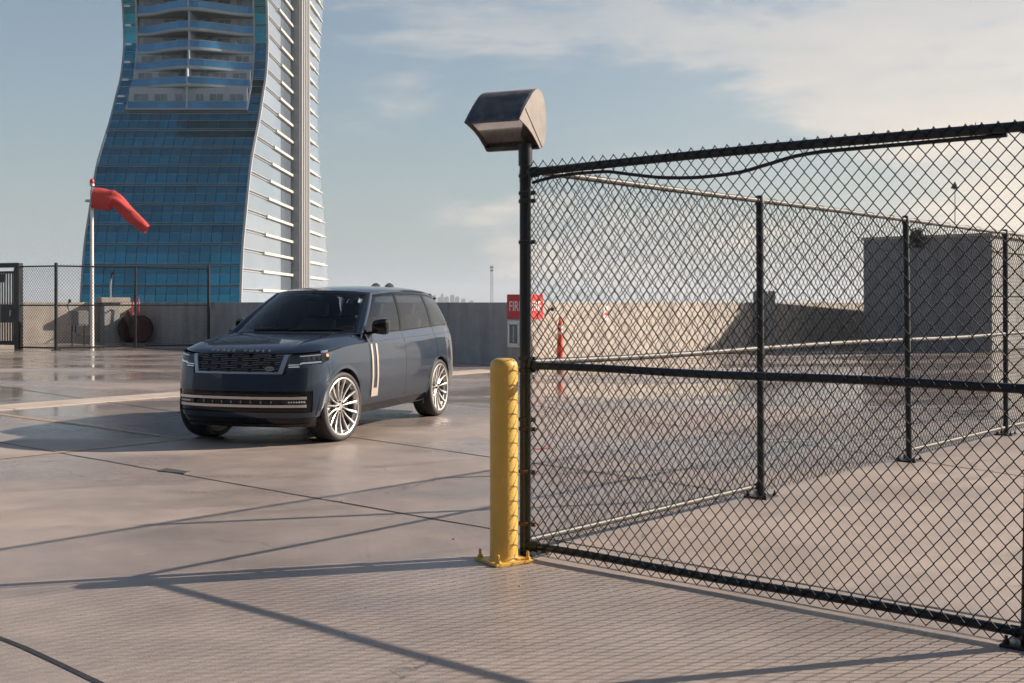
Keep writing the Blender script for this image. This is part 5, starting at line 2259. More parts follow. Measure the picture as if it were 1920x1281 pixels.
    tt = [0, 0.012, 0.03, 0.05, 0.075] + lin(0.11, 1.0, ntt - 5)
    vv = [math.sin(a) for a in np.linspace(-PI / 2, PI / 2, nv + 1)]
    G = [[hood_pt(v, t) for v in vv] for t in tt]
    b.grid(G)
    # return lip
    loop = [p for p in G[0]]
    b.grid([[p for p in G[0]], [p + V(-0.03, 0, -0.012) for p in G[0]]])
    b.grid([[r[0] for r in G], [r[0] + V(0, 0.03, -0.004) for r in G]])
    b.grid([[r[-1] for r in G], [r[-1] + V(0, -0.03, -0.004) for r in G]])
    b.build('hood', M['paint'], car, 40)
    # under-hood closing panel
    b = MB()
    b.box((1.62, 0, 0.76), (0.95, 1.1, 0.44))
    b.build('engine_bay', M['car_plastic'], car)
    # lettering on the hood lip, one letter at a time
    word = 'RANGE ROVER'
    ys = np.linspace(-0.425, 0.425, len(word))
    for ch, y in zip(word, ys):
        if ch == ' ':
            continue
        v = y / 0.90
        p = hood_pt(v, 0.026)
        t_ = (hood_pt(v + 0.01, 0.026) - hood_pt(v - 0.01, 0.026)).normalized()
        u_ = (hood_pt(v, 0.045) - hood_pt(v, 0.010)).normalized()
        n_ = t_.cross(u_).normalized()
        if n_.x < 0:
            n_ = -n_
        me = text_mesh(ch, 0.052, 0.002)
        me.materials.append(M['chrome'])
        o = obj('letter', me, car)
        c = p + n_ * 0.004
        o.matrix_local = Matrix(((t_.x * 1.15, u_.x, n_.x, c.x), (t_.y * 1.15, u_.y, n_.y, c.y), (t_.z * 1.15, u_.z, n_.z, c.z), (0, 0, 0, 1)))
    # ---- grille
    b = MB()
    patch(b, lin(0, sG - 0.01, 24), lambda s: 0.79, lambda s: 1.012, 6, off=-0.055, flange=0)
    b.build('grille_backing', M['car_plastic'], car, 60)

    def gw(z):                                          # half width of the mesh at height z
        return 0.50 + (z - 0.82) / (1.015 - 0.82) * 0.065
    fr = bpy.data.objects.new('grille_frame', None)
    COL.objects.link(fr)
    fr.parent = car
    b = MB()
    patch(b, lin(0, s_y(0.515), 24), lambda s: 0.803, lambda s: 0.824, 2, off=0.006, flange=0.05)
    b.build('lower_bar', M['grille_frame'], fr, 40)
    for sd in (1, -1):
        b = MB()
        rows, rows_i = [], []
        for z in np.linspace(0.803, 1.018, 8):
            w0 = gw(z)
            w1 = w0 + 0.055
            rows.append([P(s_y(w0 + (w1 - w0) * k / 3), z, 0.006) for k in range(4)])
        f = (lambda p: p) if sd > 0 else mir
        b.grid([[f(p) for p in r] for r in rows], flip=(sd < 0))
        b.grid([[f(r[0]) for r in rows], [f(r[0] + V(-0.06, 0, 0)) for r in rows]])
        b.grid([[f(r[-1]) for r in rows], [f(r[-1] + V(-0.06, 0, 0)) for r in rows]])
        b.build('side_bar', M['grille_frame'], fr, 40)
    zrow = np.linspace(0.842, 1.000, 5)
    for r_, z in enumerate(zrow):
        # long links with rounded ends, staggered row by row
        pitch = 0.262
        x0 = -0.60 + (0.13 if r_ % 2 else 0.0)
        k = 0
        while x0 + k * pitch < 0.58:
            a, c = x0 + k * pitch, x0 + k * pitch + pitch - 0.055
            k += 1
            a, c = max(a, -gw(z) + 0.01), min(c, gw(z) - 0.01)
            if c - a < 0.04:
                continue
            pts = []
            h = 0.0115
            for y, zz in [(a + 0.008, z - h), (0.5 * (a + c), z - h), (c - 0.008, z - h), (c, z), (c - 0.008, z + h), (0.5 * (a + c), z + h), (a + 0.008, z + h), (a, z)]:
                p = P(s_y(abs(y)), zz, -0.012)
                pts.append(V(p.x, y, zz))
            q = MB()
            q.tube(pts, 0.0026, 5, closed=True)
            q.build('grille_link', M['grille_frame'], car, 60)
    b = MB()
    for r_ in range(6):
        z = 0.822 + 0.0395 * r_
        pts = [(lambda p, y: V(p.x, y, z))(P(s_y(abs(y)), z, -0.024), y) for y in np.linspace(-gw(z), gw(z), 21)]
        b.tube(pts, 0.006, 5)
    b.build('grille_slat', M['gloss_black'], car, 60)
    # oval badge
    yb, zb = 0.40, 0.862
    p = P(s_y(yb), zb, 0.004)
    b = MB()
    b.add([V(p.x, yb + 0.052 * math.cos(a), zb + 0.021 * math.sin(a)) for a in np.linspace(0, 2 * PI, 29)[:-1]], [tuple(range(28))])
    bd = b.build('badge', mat('badge_green', (0.05, 0.12, 0.10), 0.3, 0.3), car)
    b = MB()
    b.tube([V(p.x + 0.002, yb + 0.052 * math.cos(a), zb + 0.021 * math.sin(a)) for a in np.linspace(0, 2 * PI, 29)[:-1]], 0.004, 6, closed=True)
    b.build('badge_ring', M['chrome'], bd, 60)
    for s_, dy, dz in (('LAND', 0.008, 0.0065), ('ROVER', -0.004, -0.0075)):
        me = text_mesh(s_, 0.019, 0.0006)
        me.materials.append(M['chrome'])
        o = obj('badge_lettering', me, bd)
        o.matrix_local = Matrix(((0, 0, 1, p.x + 0.004), (1, 0.15, 0, yb + dy), (0, 1, 0, zb + dz), (0, 0, 0, 1)))
    # ---- headlamps
    for sd in (1, -1):
        f = (lambda p: p) if sd > 0 else mir
        hl = bpy.data.objects.new('headlight', None)
        COL.objects.link(hl)
        hl.parent = car
        ss = lin(sG + 0.012, sH, 26)
        b = MB()
        patch(b, ss, head_lo, head_hi, 6, off=-0.040, both=False, only=sd, flange=0.0)
        b.build('lamp_bowl', M['lamp_inner'], hl, 60)
        b = MB()
        patch(b, ss, head_lo, head_hi, 6, off=0.002, both=False, only=sd, flange=0.038)
        b.m = [0 if i < (len(ss) - 1) * 6 else 1 for i in range(len(b.f))]
        b.build('lamp_cover', [M['lamp_glass'], M['gloss_black']], hl, 50)
        # light signature: bar along the bottom, upright at the outer end, short inner bar
        def strip(sa, sb, zf, r, name, m, n=14, off=-0.012):
            q = MB()
            q.tube([f(P(sa + (sb - sa) * k / n, zf(sa + (sb - sa) * k / n), off)) for k in range(n + 1)], r, 7)
            q.build(name, m, hl, 60)
        s1 = sG + 0.30 * (sH - sG)
        s2 = sG + 0.86 * (sH - sG)
        strip(s1, s2, lambda s: head_lo(s) + 0.014, 0.009, 'light_bar', M['led'])
        strip(sG + 0.03, s1 - 0.01, lambda s: head_lo(s) + 0.010, 0.006, 'light_bar', M['led'])
        strip(sG + 0.03, s1 - 0.01, lambda s: head_lo(s) + 0.033, 0.005, 'light_bar', M['led'])
        strip(s1, s2, lambda s: head_hi(s) - 0.018, 0.005, 'light_bar', M['led'])
        q = MB()
        z0, z1 = head_lo(s2) + 0.015, head_hi(s2) - 0.018
        q.grid([[f(P(s2 + ds + 0.012 * j / 4, z0 + (z1 - z0) * j / 4, -0.010)) for j in range(5)] for ds in (0.0, 0.022, 0.045)])
        q.build('light_upright', M['led'], hl, 60)
        for k in range(4):
            s = s1 + (s2 - s1) * (0.14 + 0.23 * k)
            c = P(s, 0.5 * (head_lo(s) + head_hi(s)) + 0.004, -0.030)
            q = MB()
            a = inward(s)
            nrm = V(-a[0], -a[1], 0)
            tn = V(-nrm.y, nrm.x, 0)
            ring = []
            for rr, oo in ((0.024, 0.006), (0.019, 0.012), (0.012, 0.008), (0.001, 0.014)):
                ring.append([f(c + tn * (rr * math.cos(g)) + V(0, 0, rr * math.sin(g)) + nrm * oo) for g in np.linspace(0, 2 * PI, 15)])
            q.grid(ring)
            q.build('projector', M['far_win'], hl, 60)
        q = MB()
        sc = sG + 0.955 * (sH - sG)
        q.grid([[f(P(sc + ds, head_hi(sc) - 0.045 + 0.030 * j / 3, 0.0035)) for j in range(4)] for ds in (-0.010, 0.004, 0.018)])
        q.build('side_marker', M['amber'], hl, 60)
        # black flash that trails back from the lamp
        q = MB()
        patch(q, lin(sH, s_x(1.60), 10), lambda s: hoodline(s) - 0.006 - 0.028 * (1 - (s - sH) / (s_x(1.60) - sH)), lambda s: hoodline(s) - 0.005, 2, off=0.003, both=False, only=sd, flange=0.0)
        q.build('lamp_flash', M['gloss_black'], hl, 60)
    # black surround between the grille and the hood lip
    for sd in (1, -1):
        b = MB()
        patch(b, lin(sG + 0.012, sH, 20), lambda s: head_hi(s) + 0.001, lambda s: head_hi(s) + 0.006, 1, off=-0.004, flange=0.03, only=sd)
        b.build('lamp_surround', M['gloss_black'], car, 60)
    # ---- lower intake
    b = MB()
    patch(b, lin(0, sI, 36), lambda s: INT_LO - 0.01, lambda s: INT_HI + 0.01, 6, off=-0.085, flange=0.0)
    for sd in (1, -1):
        f = (lambda p: p) if sd > 0 else mir
        b.grid([[f(P(sI, z, -0.002)) for z in np.linspace(INT_LO, INT_HI, 6)], [f(P(sI - 0.02, z, -0.086)) for z in np.linspace(INT_LO, INT_HI, 6)]])
        for z in (INT_LO, INT_HI):
            ss = lin(0, sI, 36)
            b.grid([[f(P(s, z, -0.002)) for s in ss], [f(P(s, z, -0.086)) for s in ss]])
    b.build('intake_recess', M['gloss_black'], car, 60)
    b = MB()
    patch(b, lin(0, sI, 36), lambda s: INT_LO + 0.002, lambda s: 0.425, 4, off=-0.014, flange=0.03)
    patch(b, lin(0, sI, 36), lambda s: 0.560, lambda s: INT_HI - 0.002, 4, off=-0.014, flange=0.03)
    patch(b, lin(sI - 0.10, sI - 0.002, 6), lambda s: 0.424, lambda s: 0.561, 4, off=-0.014, flange=0.0)
    b.build('intake_surround', M['gloss_black'], car, 60)
    for z in (0.537, 0.447):
        b = MB()
        patch(b, lin(0, sI - 0.075, 34), lambda s: z - 0.015, lambda s: z + 0.015, 3, off=0.003, flange=0.03)
        b.build('intake_blade', M['chrome'], car, 40)
    b = MB()
    patch(b, lin(0, sI - 0.30, 28), lambda s: 0.470, lambda s: 0.512, 2, off=-0.03, flange=0.0)
    b.build('intake_mesh', M['car_plastic'], car, 60)
    for y in (-0.42, -0.3, -0.18, -0.06, 0.06, 0.18, 0.3, 0.42):
        p = P(s_y(abs(y)), 0.49, -0.022)
        b = MB()
        b.box((p.x, y, 0.49), (0.012, 0.012, 0.03))
        b.build('intake_sensor', M['grille_frame'], car)
    for sd in (1, -1):
        fl = bpy.data.objects.new('fog_light', None)
        COL.objects.link(fl)
        fl.parent = car
        b = MB()
        patch(b, lin(sI - 0.34, sI - 0.085, 8), lambda s: 0.468, lambda s: 0.516, 2, off=-0.004, both=False, only=sd, flange=0.03)
        b.build('fog_housing', M['lamp_inner'], fl, 60)
        for k in range(7):
            s = sI - 0.275 + k * 0.028
            p = P(s, 0.492, 0.0)
            p = p if sd > 0 else mir(p)
            q = MB()
            q.lathe([(0.011, 0.0), (0.009, 0.006), (0.0, 0.009)], p + V(-0.002, 0, 0), 10, axis='x')
            q.build('led', M['fog_led'], fl, 60)
    # tow eye panel lines on the bumper
    # ---- greenhouse
    zroof = smooth_interp([(0.0, 1.752), (0.06, 1.775), (0.18, 1.802), (0.40, 1.824), (0.6, 1.824), (0.8, 1.806), (0.95, 1.775), (1.0, 1.752)])
    zedge = smooth_interp([(0.0, 1.722), (0.1, 1.742), (0.3, 1.764), (0.5, 1.766), (0.75, 1.748), (1.0, 1.694)])
    yroof = smooth_interp([(0.0, 0.665), (0.1, 0.690), (0.35, 0.705), (0.7, 0.69), (1.0, 0.62)])

    def roof(v, t):
        av = abs(v)
        xf = 0.36 - 0.24 * av ** 2.2
        xr = -2.42 + 0.12 * av ** 2
        x = xf + (xr - xf) * t
        z = zroof(t) - (zroof(t) - zedge(t)) * (0.55 * av ** 2 + 0.45 * av ** 6)
        return V(x, v * yroof(t), z)
    b = MB()
    vv2 = [math.sin(a) for a in np.linspace(-PI / 2, PI / 2, 33)]
    G = [[roof(v, t) for v in vv2] for t in lin(0, 1, 44)]
    b.grid(G)
    for sd in (0, -1):
        b.grid([[r[sd] for r in G], [r[sd] + V(0, 0.0, -0.035) for r in G]])
    b.grid([[p for p in G[0]], [p + V(0.01, 0, -0.03) for p in G[0]]])
    b.grid([[p for p in G[-1]], [p + V(-0.04, 0, -0.03) for p in G[-1]]])
    b.build('roof', M['paint'], car, 60)
    b = MB()
    b.grid([[roof(v * 0.97, t) + V(0, 0, -0.05) for v in vv2] for t in lin(0.02, 0.98, 20)])
    b.build('headliner', M['leather'], car, 60)
    # side glass plane
    def gbot(x):
        return V(x, float(np.interp(x, [-2.5, -2.2, -1.6, -0.5, 0.6, 1.0], [0.80, 0.860, 0.897, 0.925, 0.922, 0.900])), belt(x))

    def gtop(x):
        t = min(max((0.12 - x) / (0.12 + 2.30), 0), 1)
        p = roof(1.0, t)
        return V(x, p.y + 0.004, p.z - 0.028)

    def gside(xb, xt, h, out=0.0):
        a, c = gbot(xb), gtop(xt)
        p = a + (c - a) * h
        n = V(0, c.z - a.z, -(c.y - a.y)).normalized()
        bow = 0.022 * 4 * h * (1 - h)
        return p + n * (bow + out)

    def gpatch(mb, q, nx=10, nh=10, h0=0.0, h1=1.0, out=0.0, sd=1, thick=0.0):
        (xb0, xt0), (xb1, xt1) = q
        f = (lambda p: p) if sd > 0 else mir
        rows = [[f(gside(xb0 + (xb1 - xb0) * i / nx, xt0 + (xt1 - xt0) * i / nx, h0 + (h1 - h0) * j / nh, out)) for j in range(nh + 1)] for i in range(nx + 1)]
        mb.grid(rows, flip=(sd < 0))
        if thick:
            rin = [[f(gside(xb0 + (xb1 - xb0) * i / nx, xt0 + (xt1 - xt0) * i / nx, h0 + (h1 - h0) * j / nh, out - thick)) for j in range(nh + 1)] for i in range(nx + 1)]
            mb.grid([r for r in (rows[0], rin[0])])
            mb.grid([r for r in (rows[-1], rin[-1])])
            mb.grid([[r[0] for r in rows], [r[0] for r in rin]])
            mb.grid([[r[-1] for r in rows], [r[-1] for r in rin]])
    Aq = (0.93, 0.115)                                  # front end of the side glass at belt and roof
    for sd in (1, -1):
        win = [((0.80, 0.02), (-0.225, -0.470), 'front_window', (d1, d3)), ((-0.285, -0.535), (-1.415, -1.505), 'rear_window', (d2, d4)), ((-1.505, -1.585), (-2.13, -2.14), 'quarter_window', None)]
        for q0, q1, nm, par in win:
            b = MB()
            gpatch(b, (q0, q1), 14, 10, 0.02, 0.955, 0.0, sd)
            b.build(nm, M['privacy'], car if par is None else par[0 if sd > 0 else 1], 60)
        b = MB()
        for q0, q1 in (((-0.225, -0.470), (-0.285, -0.535)), ((-1.415, -1.505), (-1.505, -1.585))):
            gpatch(b, (q0, q1), 2, 10, 0.0, 1.0, 0.004, sd, 0.02)
        b.build('window_pillar', M['pillar'], car, 60)
        b = MB()
        gpatch(b, ((0.95, 0.12), (-2.13, -2.14)), 40, 1, 0.945, 1.0, 0.006, sd, 0.03)
        gpatch(b, ((0.95, 0.12), (-2.13, -2.14)), 40, 1, -0.004, 0.022, 0.006, sd, 0.03)
        b.build('window_surround', M['pillar'], car, 60)
        b = MB()                                        # black sail behind the mirror
        gpatch(b, ((0.93, 0.105), (0.80, 0.02)), 4, 10, 0.0, 1.0, 0.004, sd, 0.03)
        b.build('mirror_sail', M['gloss_black'], car, 60)
        b = MB()                                        # rear pillar wrapping to the tailgate
        f = (lambda p: p) if sd > 0 else mir
        rows = []
        for k in range(9):
            u = k / 8
            xb, xt = -2.13 - 0.34 * u, -2.14 - 0.17 * u
            yb = gbot(-2.13).y - 0.14 * u ** 1.7
            yt = gtop(-2.14).y - 0.07 * u ** 1.5
            zt = gtop(-2.14).z - 0.0 * u
            rows.append([f(V(xb + (xt - xb) * h, yb + (yt - yb) * h + 0.02 * 4 * h * (1 - h), belt(xb) + (zt - belt(xb)) * h)) for h in np.linspace(-0.02, 1.02, 9)])
        b.grid(rows, flip=(sd < 0))
        b.build('rear_pillar', M['gloss_black'], car, 60)
    # rear screen
    b = MB()
    yb, yt = 0.70, 0.56
    b.grid([[V(-2.50 - 0.06 * (1 - v * v) + (0.13 + 0.02) * h, v * (yb + (yt - yb) * h), 1.27 + 0.46 * h) for v in np.linspace(-1, 1, 13)] for h in np.linspace(0, 1, 8)])
    b.build('rear_screen', M['privacy'], car, 60)
    b = MB()
    b.grid([[roof(v, 1.0) + V(-0.02 - 0.12 * h, 0, -0.02 - 0.01 * h) for v in vv2] for h in (0, 0.5, 1)])
    b.grid([[roof(v, 1.0) + V(-0.14, 0, -0.03) for v in vv2], [roof(v, 1.0) + V(-0.02, 0, -0.06) for v in vv2]])
    b.build('spoiler', M['paint'], car, 60)
    b = MB()
    b.grid([[V(-2.44, v * 0.72, z) for v in (-1, 1)] for z in (1.16, 1.30)])
    b.grid([[V(-2.44 + 0.0 * v, v * 0.84, 1.24) for v in (-1, 1)], [V(-2.62, v * 0.6, 1.22) for v in (-1, 1)]])
    b.build('tailgate_ledge', M['paint'], car)
    # windscreen: from the cowl to the roof lip
    def wbot(v):
        return V(1.19 - 0.30 * abs(v) ** 2.2, v * 0.875, 1.232 - 0.022 * abs(v) ** 3)

    def wtop(v):
        p = roof(v, 0.0)
        return p + V(0.008, 0, -0.012)

    def wpt(v, h, out=0.0):
        a, c = wbot(v), wtop(v)
        p = a + (c - a) * h
        return p + V(0.55, 0, 0.83) * (0.018 * 4 * h * (1 - h) + out)
    b = MB()
    b.grid([[wpt(v, h) for v in np.linspace(-0.93, 0.93, 29)] for h in np.linspace(0.03, 0.985, 14)])
    b.build('windscreen', M['windscreen'], car, 60)
    b = MB()                                            # black ceramic border
    b.grid([[wpt(v, h, 0.0015) for v in np.linspace(-0.94, 0.94, 29)] for h in (0.015, 0.05, 0.085)])
    b.grid([[wpt(v, h, 0.0015) for v in np.linspace(-0.94, 0.94, 29)] for h in (0.945, 0.97, 0.99)])
    for sd in (1, -1):
        b.grid([[wpt(sd * v, h, 0.0015) for v in (0.905, 0.925, 0.94)] for h in np.linspace(0.015, 0.99, 14)])
    b.build('screen_border', M['gloss_black'], car, 60)
    for sd in (1, -1):
        # painted front pillar between screen and side glass
        f = (lambda p: p) if sd > 0 else mir
        rows = []
        for h in np.linspace(-0.02, 1.02, 16):
            hh = min(max(h, 0), 1)
            a = wpt(0.935, h, 0.0)
            c = gside(0.925, 0.10, h, 0.0)
            m_ = (a + c) * 0.5 + V(0.018, 0.020, 0.012)
            rows.append([f(p) for p in (a, a * 0.5 + m_ * 0.5 + V(0.003, 0.002, 0.004), m_, c * 0.5 + m_ * 0.5 + V(0.002, 0.004, 0.003), c)])
        b = MB()
        b.grid(rows, flip=(sd < 0))
        b.build('front_pillar', M['paint'], car, 179)
    # cowl and wipers
    b = MB()
    b.grid([[wbot(v) + V(0.06 - 0.07 * h, 0, 0.004 - 0.0 * h + 0.006 * h) for v in np.linspace(-1, 1, 21)] for h in (0, 0.5, 1.2)])
    b.grid([[wbot(v) + V(-0.02, 0, 0.006) for v in np.linspace(-1, 1, 21)], [wbot(v) + V(-0.04, 0, -0.12) for v in np.linspace(-1, 1, 21)]])
    b.build('cowl', M['car_plastic'], car, 60)
    for v0, v1 in ((-0.55, 0.20), (0.05, 0.78)):
        b = MB()
        b.tube([wpt(v0 + (v1 - v0) * k / 8, 0.045 + 0.03 * k / 8, 0.012) for k in range(9)], 0.009, 6)
        b.build('wiper', M['car_plastic'], car, 60)
    # roof fins
    for y in (-0.05, 0.16):
        b = MB()
        rows = []
        for k in range(9):
            u = k / 8
            x = -1.56 - 0.30 * u
            hgt = 0.078 * math.sin(PI * min(1, u * 0.62 + 0.12)) * (1 - 0.1 * u)
            base = roof(y / 0.68, (0.36 - x) / 2.78)
            w = 0.020 * (0.35 + 0.65 * math.sin(PI * (0.1 + 0.8 * u)))
            rows.append([V(x, y + w * math.cos(a), base.z - 0.004 + hgt * math.sin(a)) for a in np.linspace(0, PI, 9)])
        b.grid(rows)
        b.add([p for p in rows[-1]], [tuple(range(9))])
        b.build('antenna_fin', M['gloss_black'], car, 60)
    # ---- mirrors
    for sd in (1, -1):
        f = (lambda p: p) if sd > 0 else mir
        mr = bpy.data.objects.new('door_mirror', None)
        COL.objects.link(mr)
        mr.parent = d1 if sd > 0 else d3
        bm = bmesh.new()
        bmesh.ops.create_cube(bm, size=1)
        bmesh.ops.subdivide_edges(bm, edges=bm.edges[:], cuts=5, use_grid_fill=True)
        for v in bm.verts:
            c = v.co * 2
            p4 = (abs(c.x) ** 4 + abs(c.y) ** 4 + abs(c.z) ** 4) ** 0.25
            c = c / max(p4, 1e-6)
            x, y, z = c
            zz = z * 0.105 + (0.018 * y if z > 0 else -0.012 * y)
            v.co = Vector((0.70 + x * 0.068 * (1 if x > 0 else 0.55) - 0.02 * y, 1.045 + y * 0.098, 1.300 + zz * 0.88))
            if sd < 0:
                v.co = Vector((0.52 + x * 0.068 - y * 0.095, 0.975 + y * 0.02 + x * 0.02, 1.300 + zz * 0.88))
        me = bpy.data.meshes.new('mirror_shell')
        for v in bm.verts:
            v.co = f(v.co)
        bmesh.ops.recalc_face_normals(bm, faces=bm.faces)
        bm.to_mesh(me)
        bm.free()
        me.materials.append(M['gloss_black'])
        me.polygons.foreach_set('use_smooth', [True] * len(me.polygons))
        obj('mirror_shell', me, mr)
        b = MB()
        b.prism([f(p) for p in (V(0.76, 0.90, 1.215), V(0.66, 0.90, 1.215), V(0.66, 1.02, 1.222), V(0.73, 1.02, 1.222))], (0, 0, 0.028))
        b.build('mirror_arm', M['gloss_black'], mr)
        b = MB()
        if sd > 0:
            b.grid([[f(V(0.658 - 0.02 * yy, 1.045 + 0.082 * yy, 1.300 + 0.075 * zz)) for yy in (-1, 0, 1)] for zz in (-1, 0, 1)])
        else:
            b.grid([[f(V(0.52 - 0.08 * yy, 0.945, 1.300 + 0.075 * zz)) for yy in (-1, 0, 1)] for zz in (-1, 0, 1)])
        b.build('mirror_glass', M['chrome'], mr)
    # ---- cabin
    b = MB()
    dash = [(1.06, 1.155), (0.86, 1.195), (0.66, 1.205), (0.55, 1.17), (0.50, 1.05), (0.52, 0.85)]
    b.grid([[V(x, y, z) for x, z in dash] for y in np.linspace(-0.80, 0.80, 6)])
    b.build('dashboard', M['dash'], car, 50)
    b = MB()
    b.box((0.66, -0.28, 1.212), (0.10, 0.80, 0.020))
    b.box((0.62, 0.42, 1.222), (0.14, 0.34, 0.04))
    b.build('dash_trim', M['dash_trim'], car)
    b = MB()
    b.box((0.535, 0.02, 1.21), (0.02, 0.30, 0.12), bevel=0.008)
    b.build('centre_screen', M['gloss_black'], car)
    sw = bpy.data.objects.new('steering_wheel', None)
    COL.objects.link(sw)
    sw.parent = car
    sw.location = (0.34, 0.40, 1.13)
    sw.rotation_euler = (0, R(-25), 0)
    b = MB()
    b.tube([V(0, 0.185 * math.cos(a), 0.18 * math.sin(a)) for a in np.linspace(0, 2 * PI, 33)[:-1]], 0.016, 8, closed=True)
    b.build('wheel_ring', M['leather'], sw, 60)
    b = MB()
    b.box((0.02, 0, 0), (0.06, 0.15, 0.12), bevel=0.02)
    for a in (0.1, PI - 0.1, -PI / 2):
        b.tube([V(0.01, 0, 0), V(0, 0.18 * math.cos(a), 0.175 * math.sin(a))], 0.014, 6)
    b.build('wheel_hub', M['dash_trim'], sw, 40)
    for x, y in ((-0.15, 0.40), (-0.15, -0.40), (-1.25, 0.42), (-1.25, -0.42)):
        st = bpy.data.objects.new('seat', None)
        COL.objects.link(st)
        st.parent = car
        st.location = (x, y, 0)
        b = MB()
        b.box((0.05, 0, 0.72), (0.56, 0.54, 0.18), bevel=0.06)
        b.build('cushion', M['leather'], st, 60)
        b = MB()
        ax = (V(math.cos(R(15)), 0, math.sin(R(15))), V(0, 1, 0), V(-math.sin(R(15)), 0, math.cos(R(15))))
        b.box((-0.30, 0, 1.06), (0.15, 0.52, 0.66), ax=ax, bevel=0.06)
        b.build('backrest', M['leather'], st, 60)
        b = MB()
        b.box((-0.41, 0, 1.50), (0.10, 0.28, 0.19), ax=ax, bevel=0.045)
        b.build('headrest', M['leather'], st, 60)
    b = MB()
    b.box((0.42, 0.0, 1.655), (0.04, 0.24, 0.075), bevel=0.02)
    b.tube([V(0.42, 0, 1.66), V(0.40, 0, 1.75)], 0.012, 6)
    b.build('cabin_mirror', M['gloss_black'], car, 60)
    b = MB()
    b.box((-0.7, 0, 0.60), (2.9, 1.6, 0.04))
    b.grid([[V(x, y, 1.18) for y in (-0.88, -0.80)] for x in (0.9, -2.3)])
    b.grid([[V(x, y, 1.18) for y in (0.80, 0.88)] for x in (0.9, -2.3)])
    for y in (-0.89, 0.89):
        b.grid([[V(x, y, z) for z in (0.4, 1.21)] for x in (0.95, -1.15)])
    b.box((1.10, 0, 0.95), (0.03, 1.7, 0.5))
    b.build('cabin_floor', M['dash'], car)

    # ---- wheels
    def wheel(x, y, steer, side):
        w = bpy.data.objects.new('wheel', None)
        COL.objects.link(w)
        w.parent = car
        w.location = (x, y, 0.400)
        w.rotation_euler = (0, 0, steer + (0 if side > 0 else PI))
        # local +y is the outer face
        hw = 0.1425
        prof = [(0.328, -hw + 0.01), (0.345, -hw + 0.004), (0.375, -hw), (0.393, -hw + 0.016), (0.399, -hw + 0.035)]
        for g in (-0.06, 0.0, 0.06):
            prof += [(0.400, g - 0.008), (0.392, g - 0.006), (0.392, g + 0.006), (0.400, g + 0.008)]
        prof += [(0.399, hw - 0.035), (0.394, hw - 0.016), (0.382, hw - 0.003), (0.370, hw + 0.001), (0.352, hw), (0.336, hw - 0.004), (0.328, hw - 0.012)]
        b = MB()
        b.lathe(prof, (0, 0, 0), 72, axis='y', closed=True)
        b.build('tyre', M['tyre'], w, 35)
        b = MB()
        # rim barrel with a bright outer lip
        b.lathe([(0.333, hw - 0.010), (0.334, hw - 0.002), (0.326, hw + 0.001), (0.314, hw - 0.004), (0.309, hw - 0.020), (0.300, hw - 0.045), (0.292, 0.02), (0.296, -hw + 0.02), (0.330, -hw + 0.005),
                 (0.320, -hw + 0.012), (0.285, -hw + 0.03), (0.280, 0.0), (0.290, hw - 0.05), (0.333, hw - 0.012)], (0, 0, 0), 72, axis='y', closed=True)
        b.build('rim', M['rim'], w, 35)
        b = MB()
        NS = 15
        for k in range(NS):
            a = 2 * PI * k / NS + 0.1
            er, et = V(math.cos(a), 0, math.sin(a)), V(-math.sin(a), 0, math.cos(a))
            rows = []
            for u in np.linspace(0, 1, 8):
                r = 0.055 + (0.312 - 0.055) * u
                wd = 0.0105 + 0.0085 * u ** 1.5
                yo = hw - 0.040 + 0.030 * u ** 1.4 - 0.010 * math.sin(PI * u)
                rows.append([er * r + et * (-wd) + V(0, yo - 0.032, 0), er * r + et * (-wd * 0.75) + V(0, yo - 0.004, 0), er * r + et * (-wd * 0.2) + V(0, yo, 0),
                             er * r + et * (wd * 0.2) + V(0, yo, 0), er * r + et * (wd * 0.75) + V(0, yo - 0.004, 0), er * r + et * wd + V(0, yo - 0.032, 0)])
            b.grid(rows)
        b.build('spokes', M['rim'], w, 30)
        b = MB()
        b.lathe([(0.0, hw - 0.035), (0.030, hw - 0.035), (0.032, hw - 0.040), (0.045, hw - 0.042), (0.075, hw - 0.046), (0.082, hw - 0.060), (0.082, hw - 0.10), (0.0, hw - 0.10)], (0, 0, 0), 30, axis='y')
        b.build('hub', M['rim'], w, 35)
        for k in range(5):
            a = 2 * PI * k / 5
            q = MB()
            q.lathe([(0.012, hw - 0.046), (0.012, hw - 0.030), (0.006, hw - 0.026), (0, hw - 0.026)], V(0.056 * math.cos(a), 0, 0.056 * math.sin(a)), 8, axis='y')
            q.build('wheel_nut', M['gloss_black'], w, 35)
        b = MB()
        b.lathe([(0.09, 0.015), (0.20, 0.015), (0.20, 0.045), (0.09, 0.045)], (0, 0, 0), 40, axis='y', closed=True)
        b.build('brake_disc', M['disc'], w, 35)
        b = MB()
        pr = []
        for a in np.linspace(R(150), R(215), 9):
            pr.append([V(r * math.cos(a), y_, r * math.sin(a)) for r, y_ in ((0.13, 0.06), (0.225, 0.06), (0.235, 0.03), (0.225, -0.01), (0.13, -0.01))])
        b.grid(pr)
        b.build('caliper', M['gloss_black'], w, 40)
        b = MB()
        b.lathe([(0.27, -0.03), (0.02, -0.03)], (0, 0, 0), 30, axis='y')
        b.build('hub_carrier', M['car_plastic'], w)
    wheel(XF, 0.830, R(-9), 1)
    wheel(XF, -0.775, R(-8), -1)
    wheel(XR, 0.836, 0, 1)
    wheel(XR, -0.836, 0, -1)
    # mud flaps
    for sd in (1, -1):
        b = MB()
        b.box((XR + AR + 0.03, sd * 0.80, 0.26), (0.015, 0.20, 0.09))
        b.build('mud_flap', M['car_plastic'], car)

    return car


CAR = build_car()


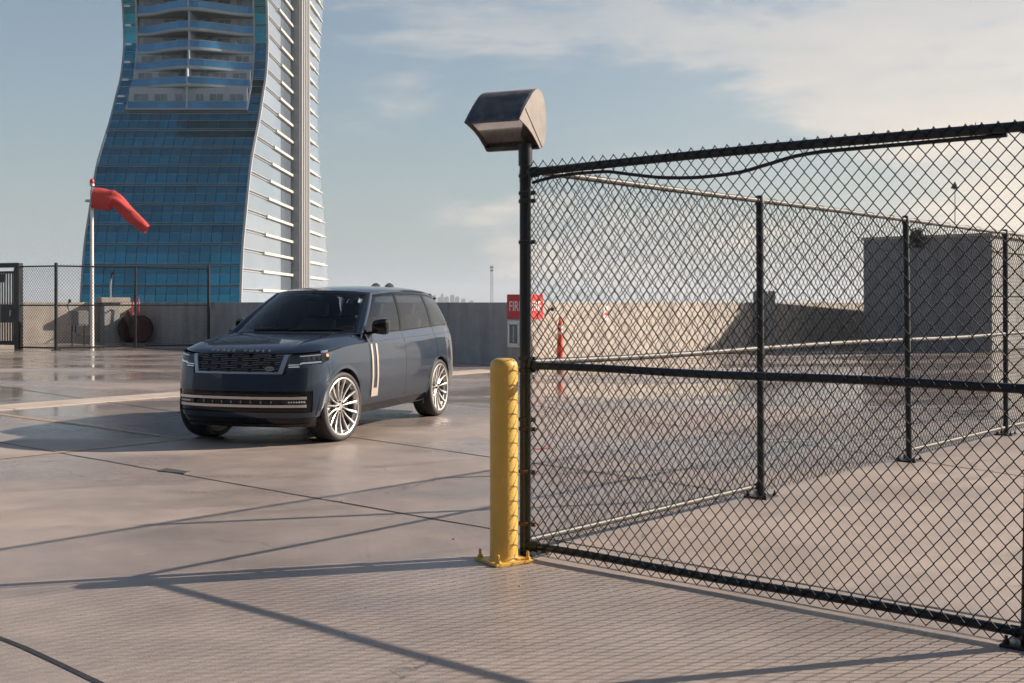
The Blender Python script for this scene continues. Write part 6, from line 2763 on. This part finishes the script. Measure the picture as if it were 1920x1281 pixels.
# ==================================================================
#                       HAZE
# ==================================================================
def haze():
    b = MB()
    b.box((0, 0, 37), (14600, 14600, 126))
    m = bpy.data.materials.new('haze_air')
    m.use_nodes = True
    nt = m.node_tree
    nt.nodes.clear()
    out = nt.nodes.new('ShaderNodeOutputMaterial')
    v = nt.nodes.new('ShaderNodeVolumePrincipled')
    v.inputs['Color'].default_value = (0.84, 0.90, 0.97, 1)
    v.inputs['Density'].default_value = 0.00016
    v.inputs['Anisotropy'].default_value = 0.2
    nt.links.new(v.outputs['Volume'], out.inputs['Volume'])
    o = b.build('haze', m)
    tag(o, 'thin pale haze over the far land', kind='stuff')


haze()
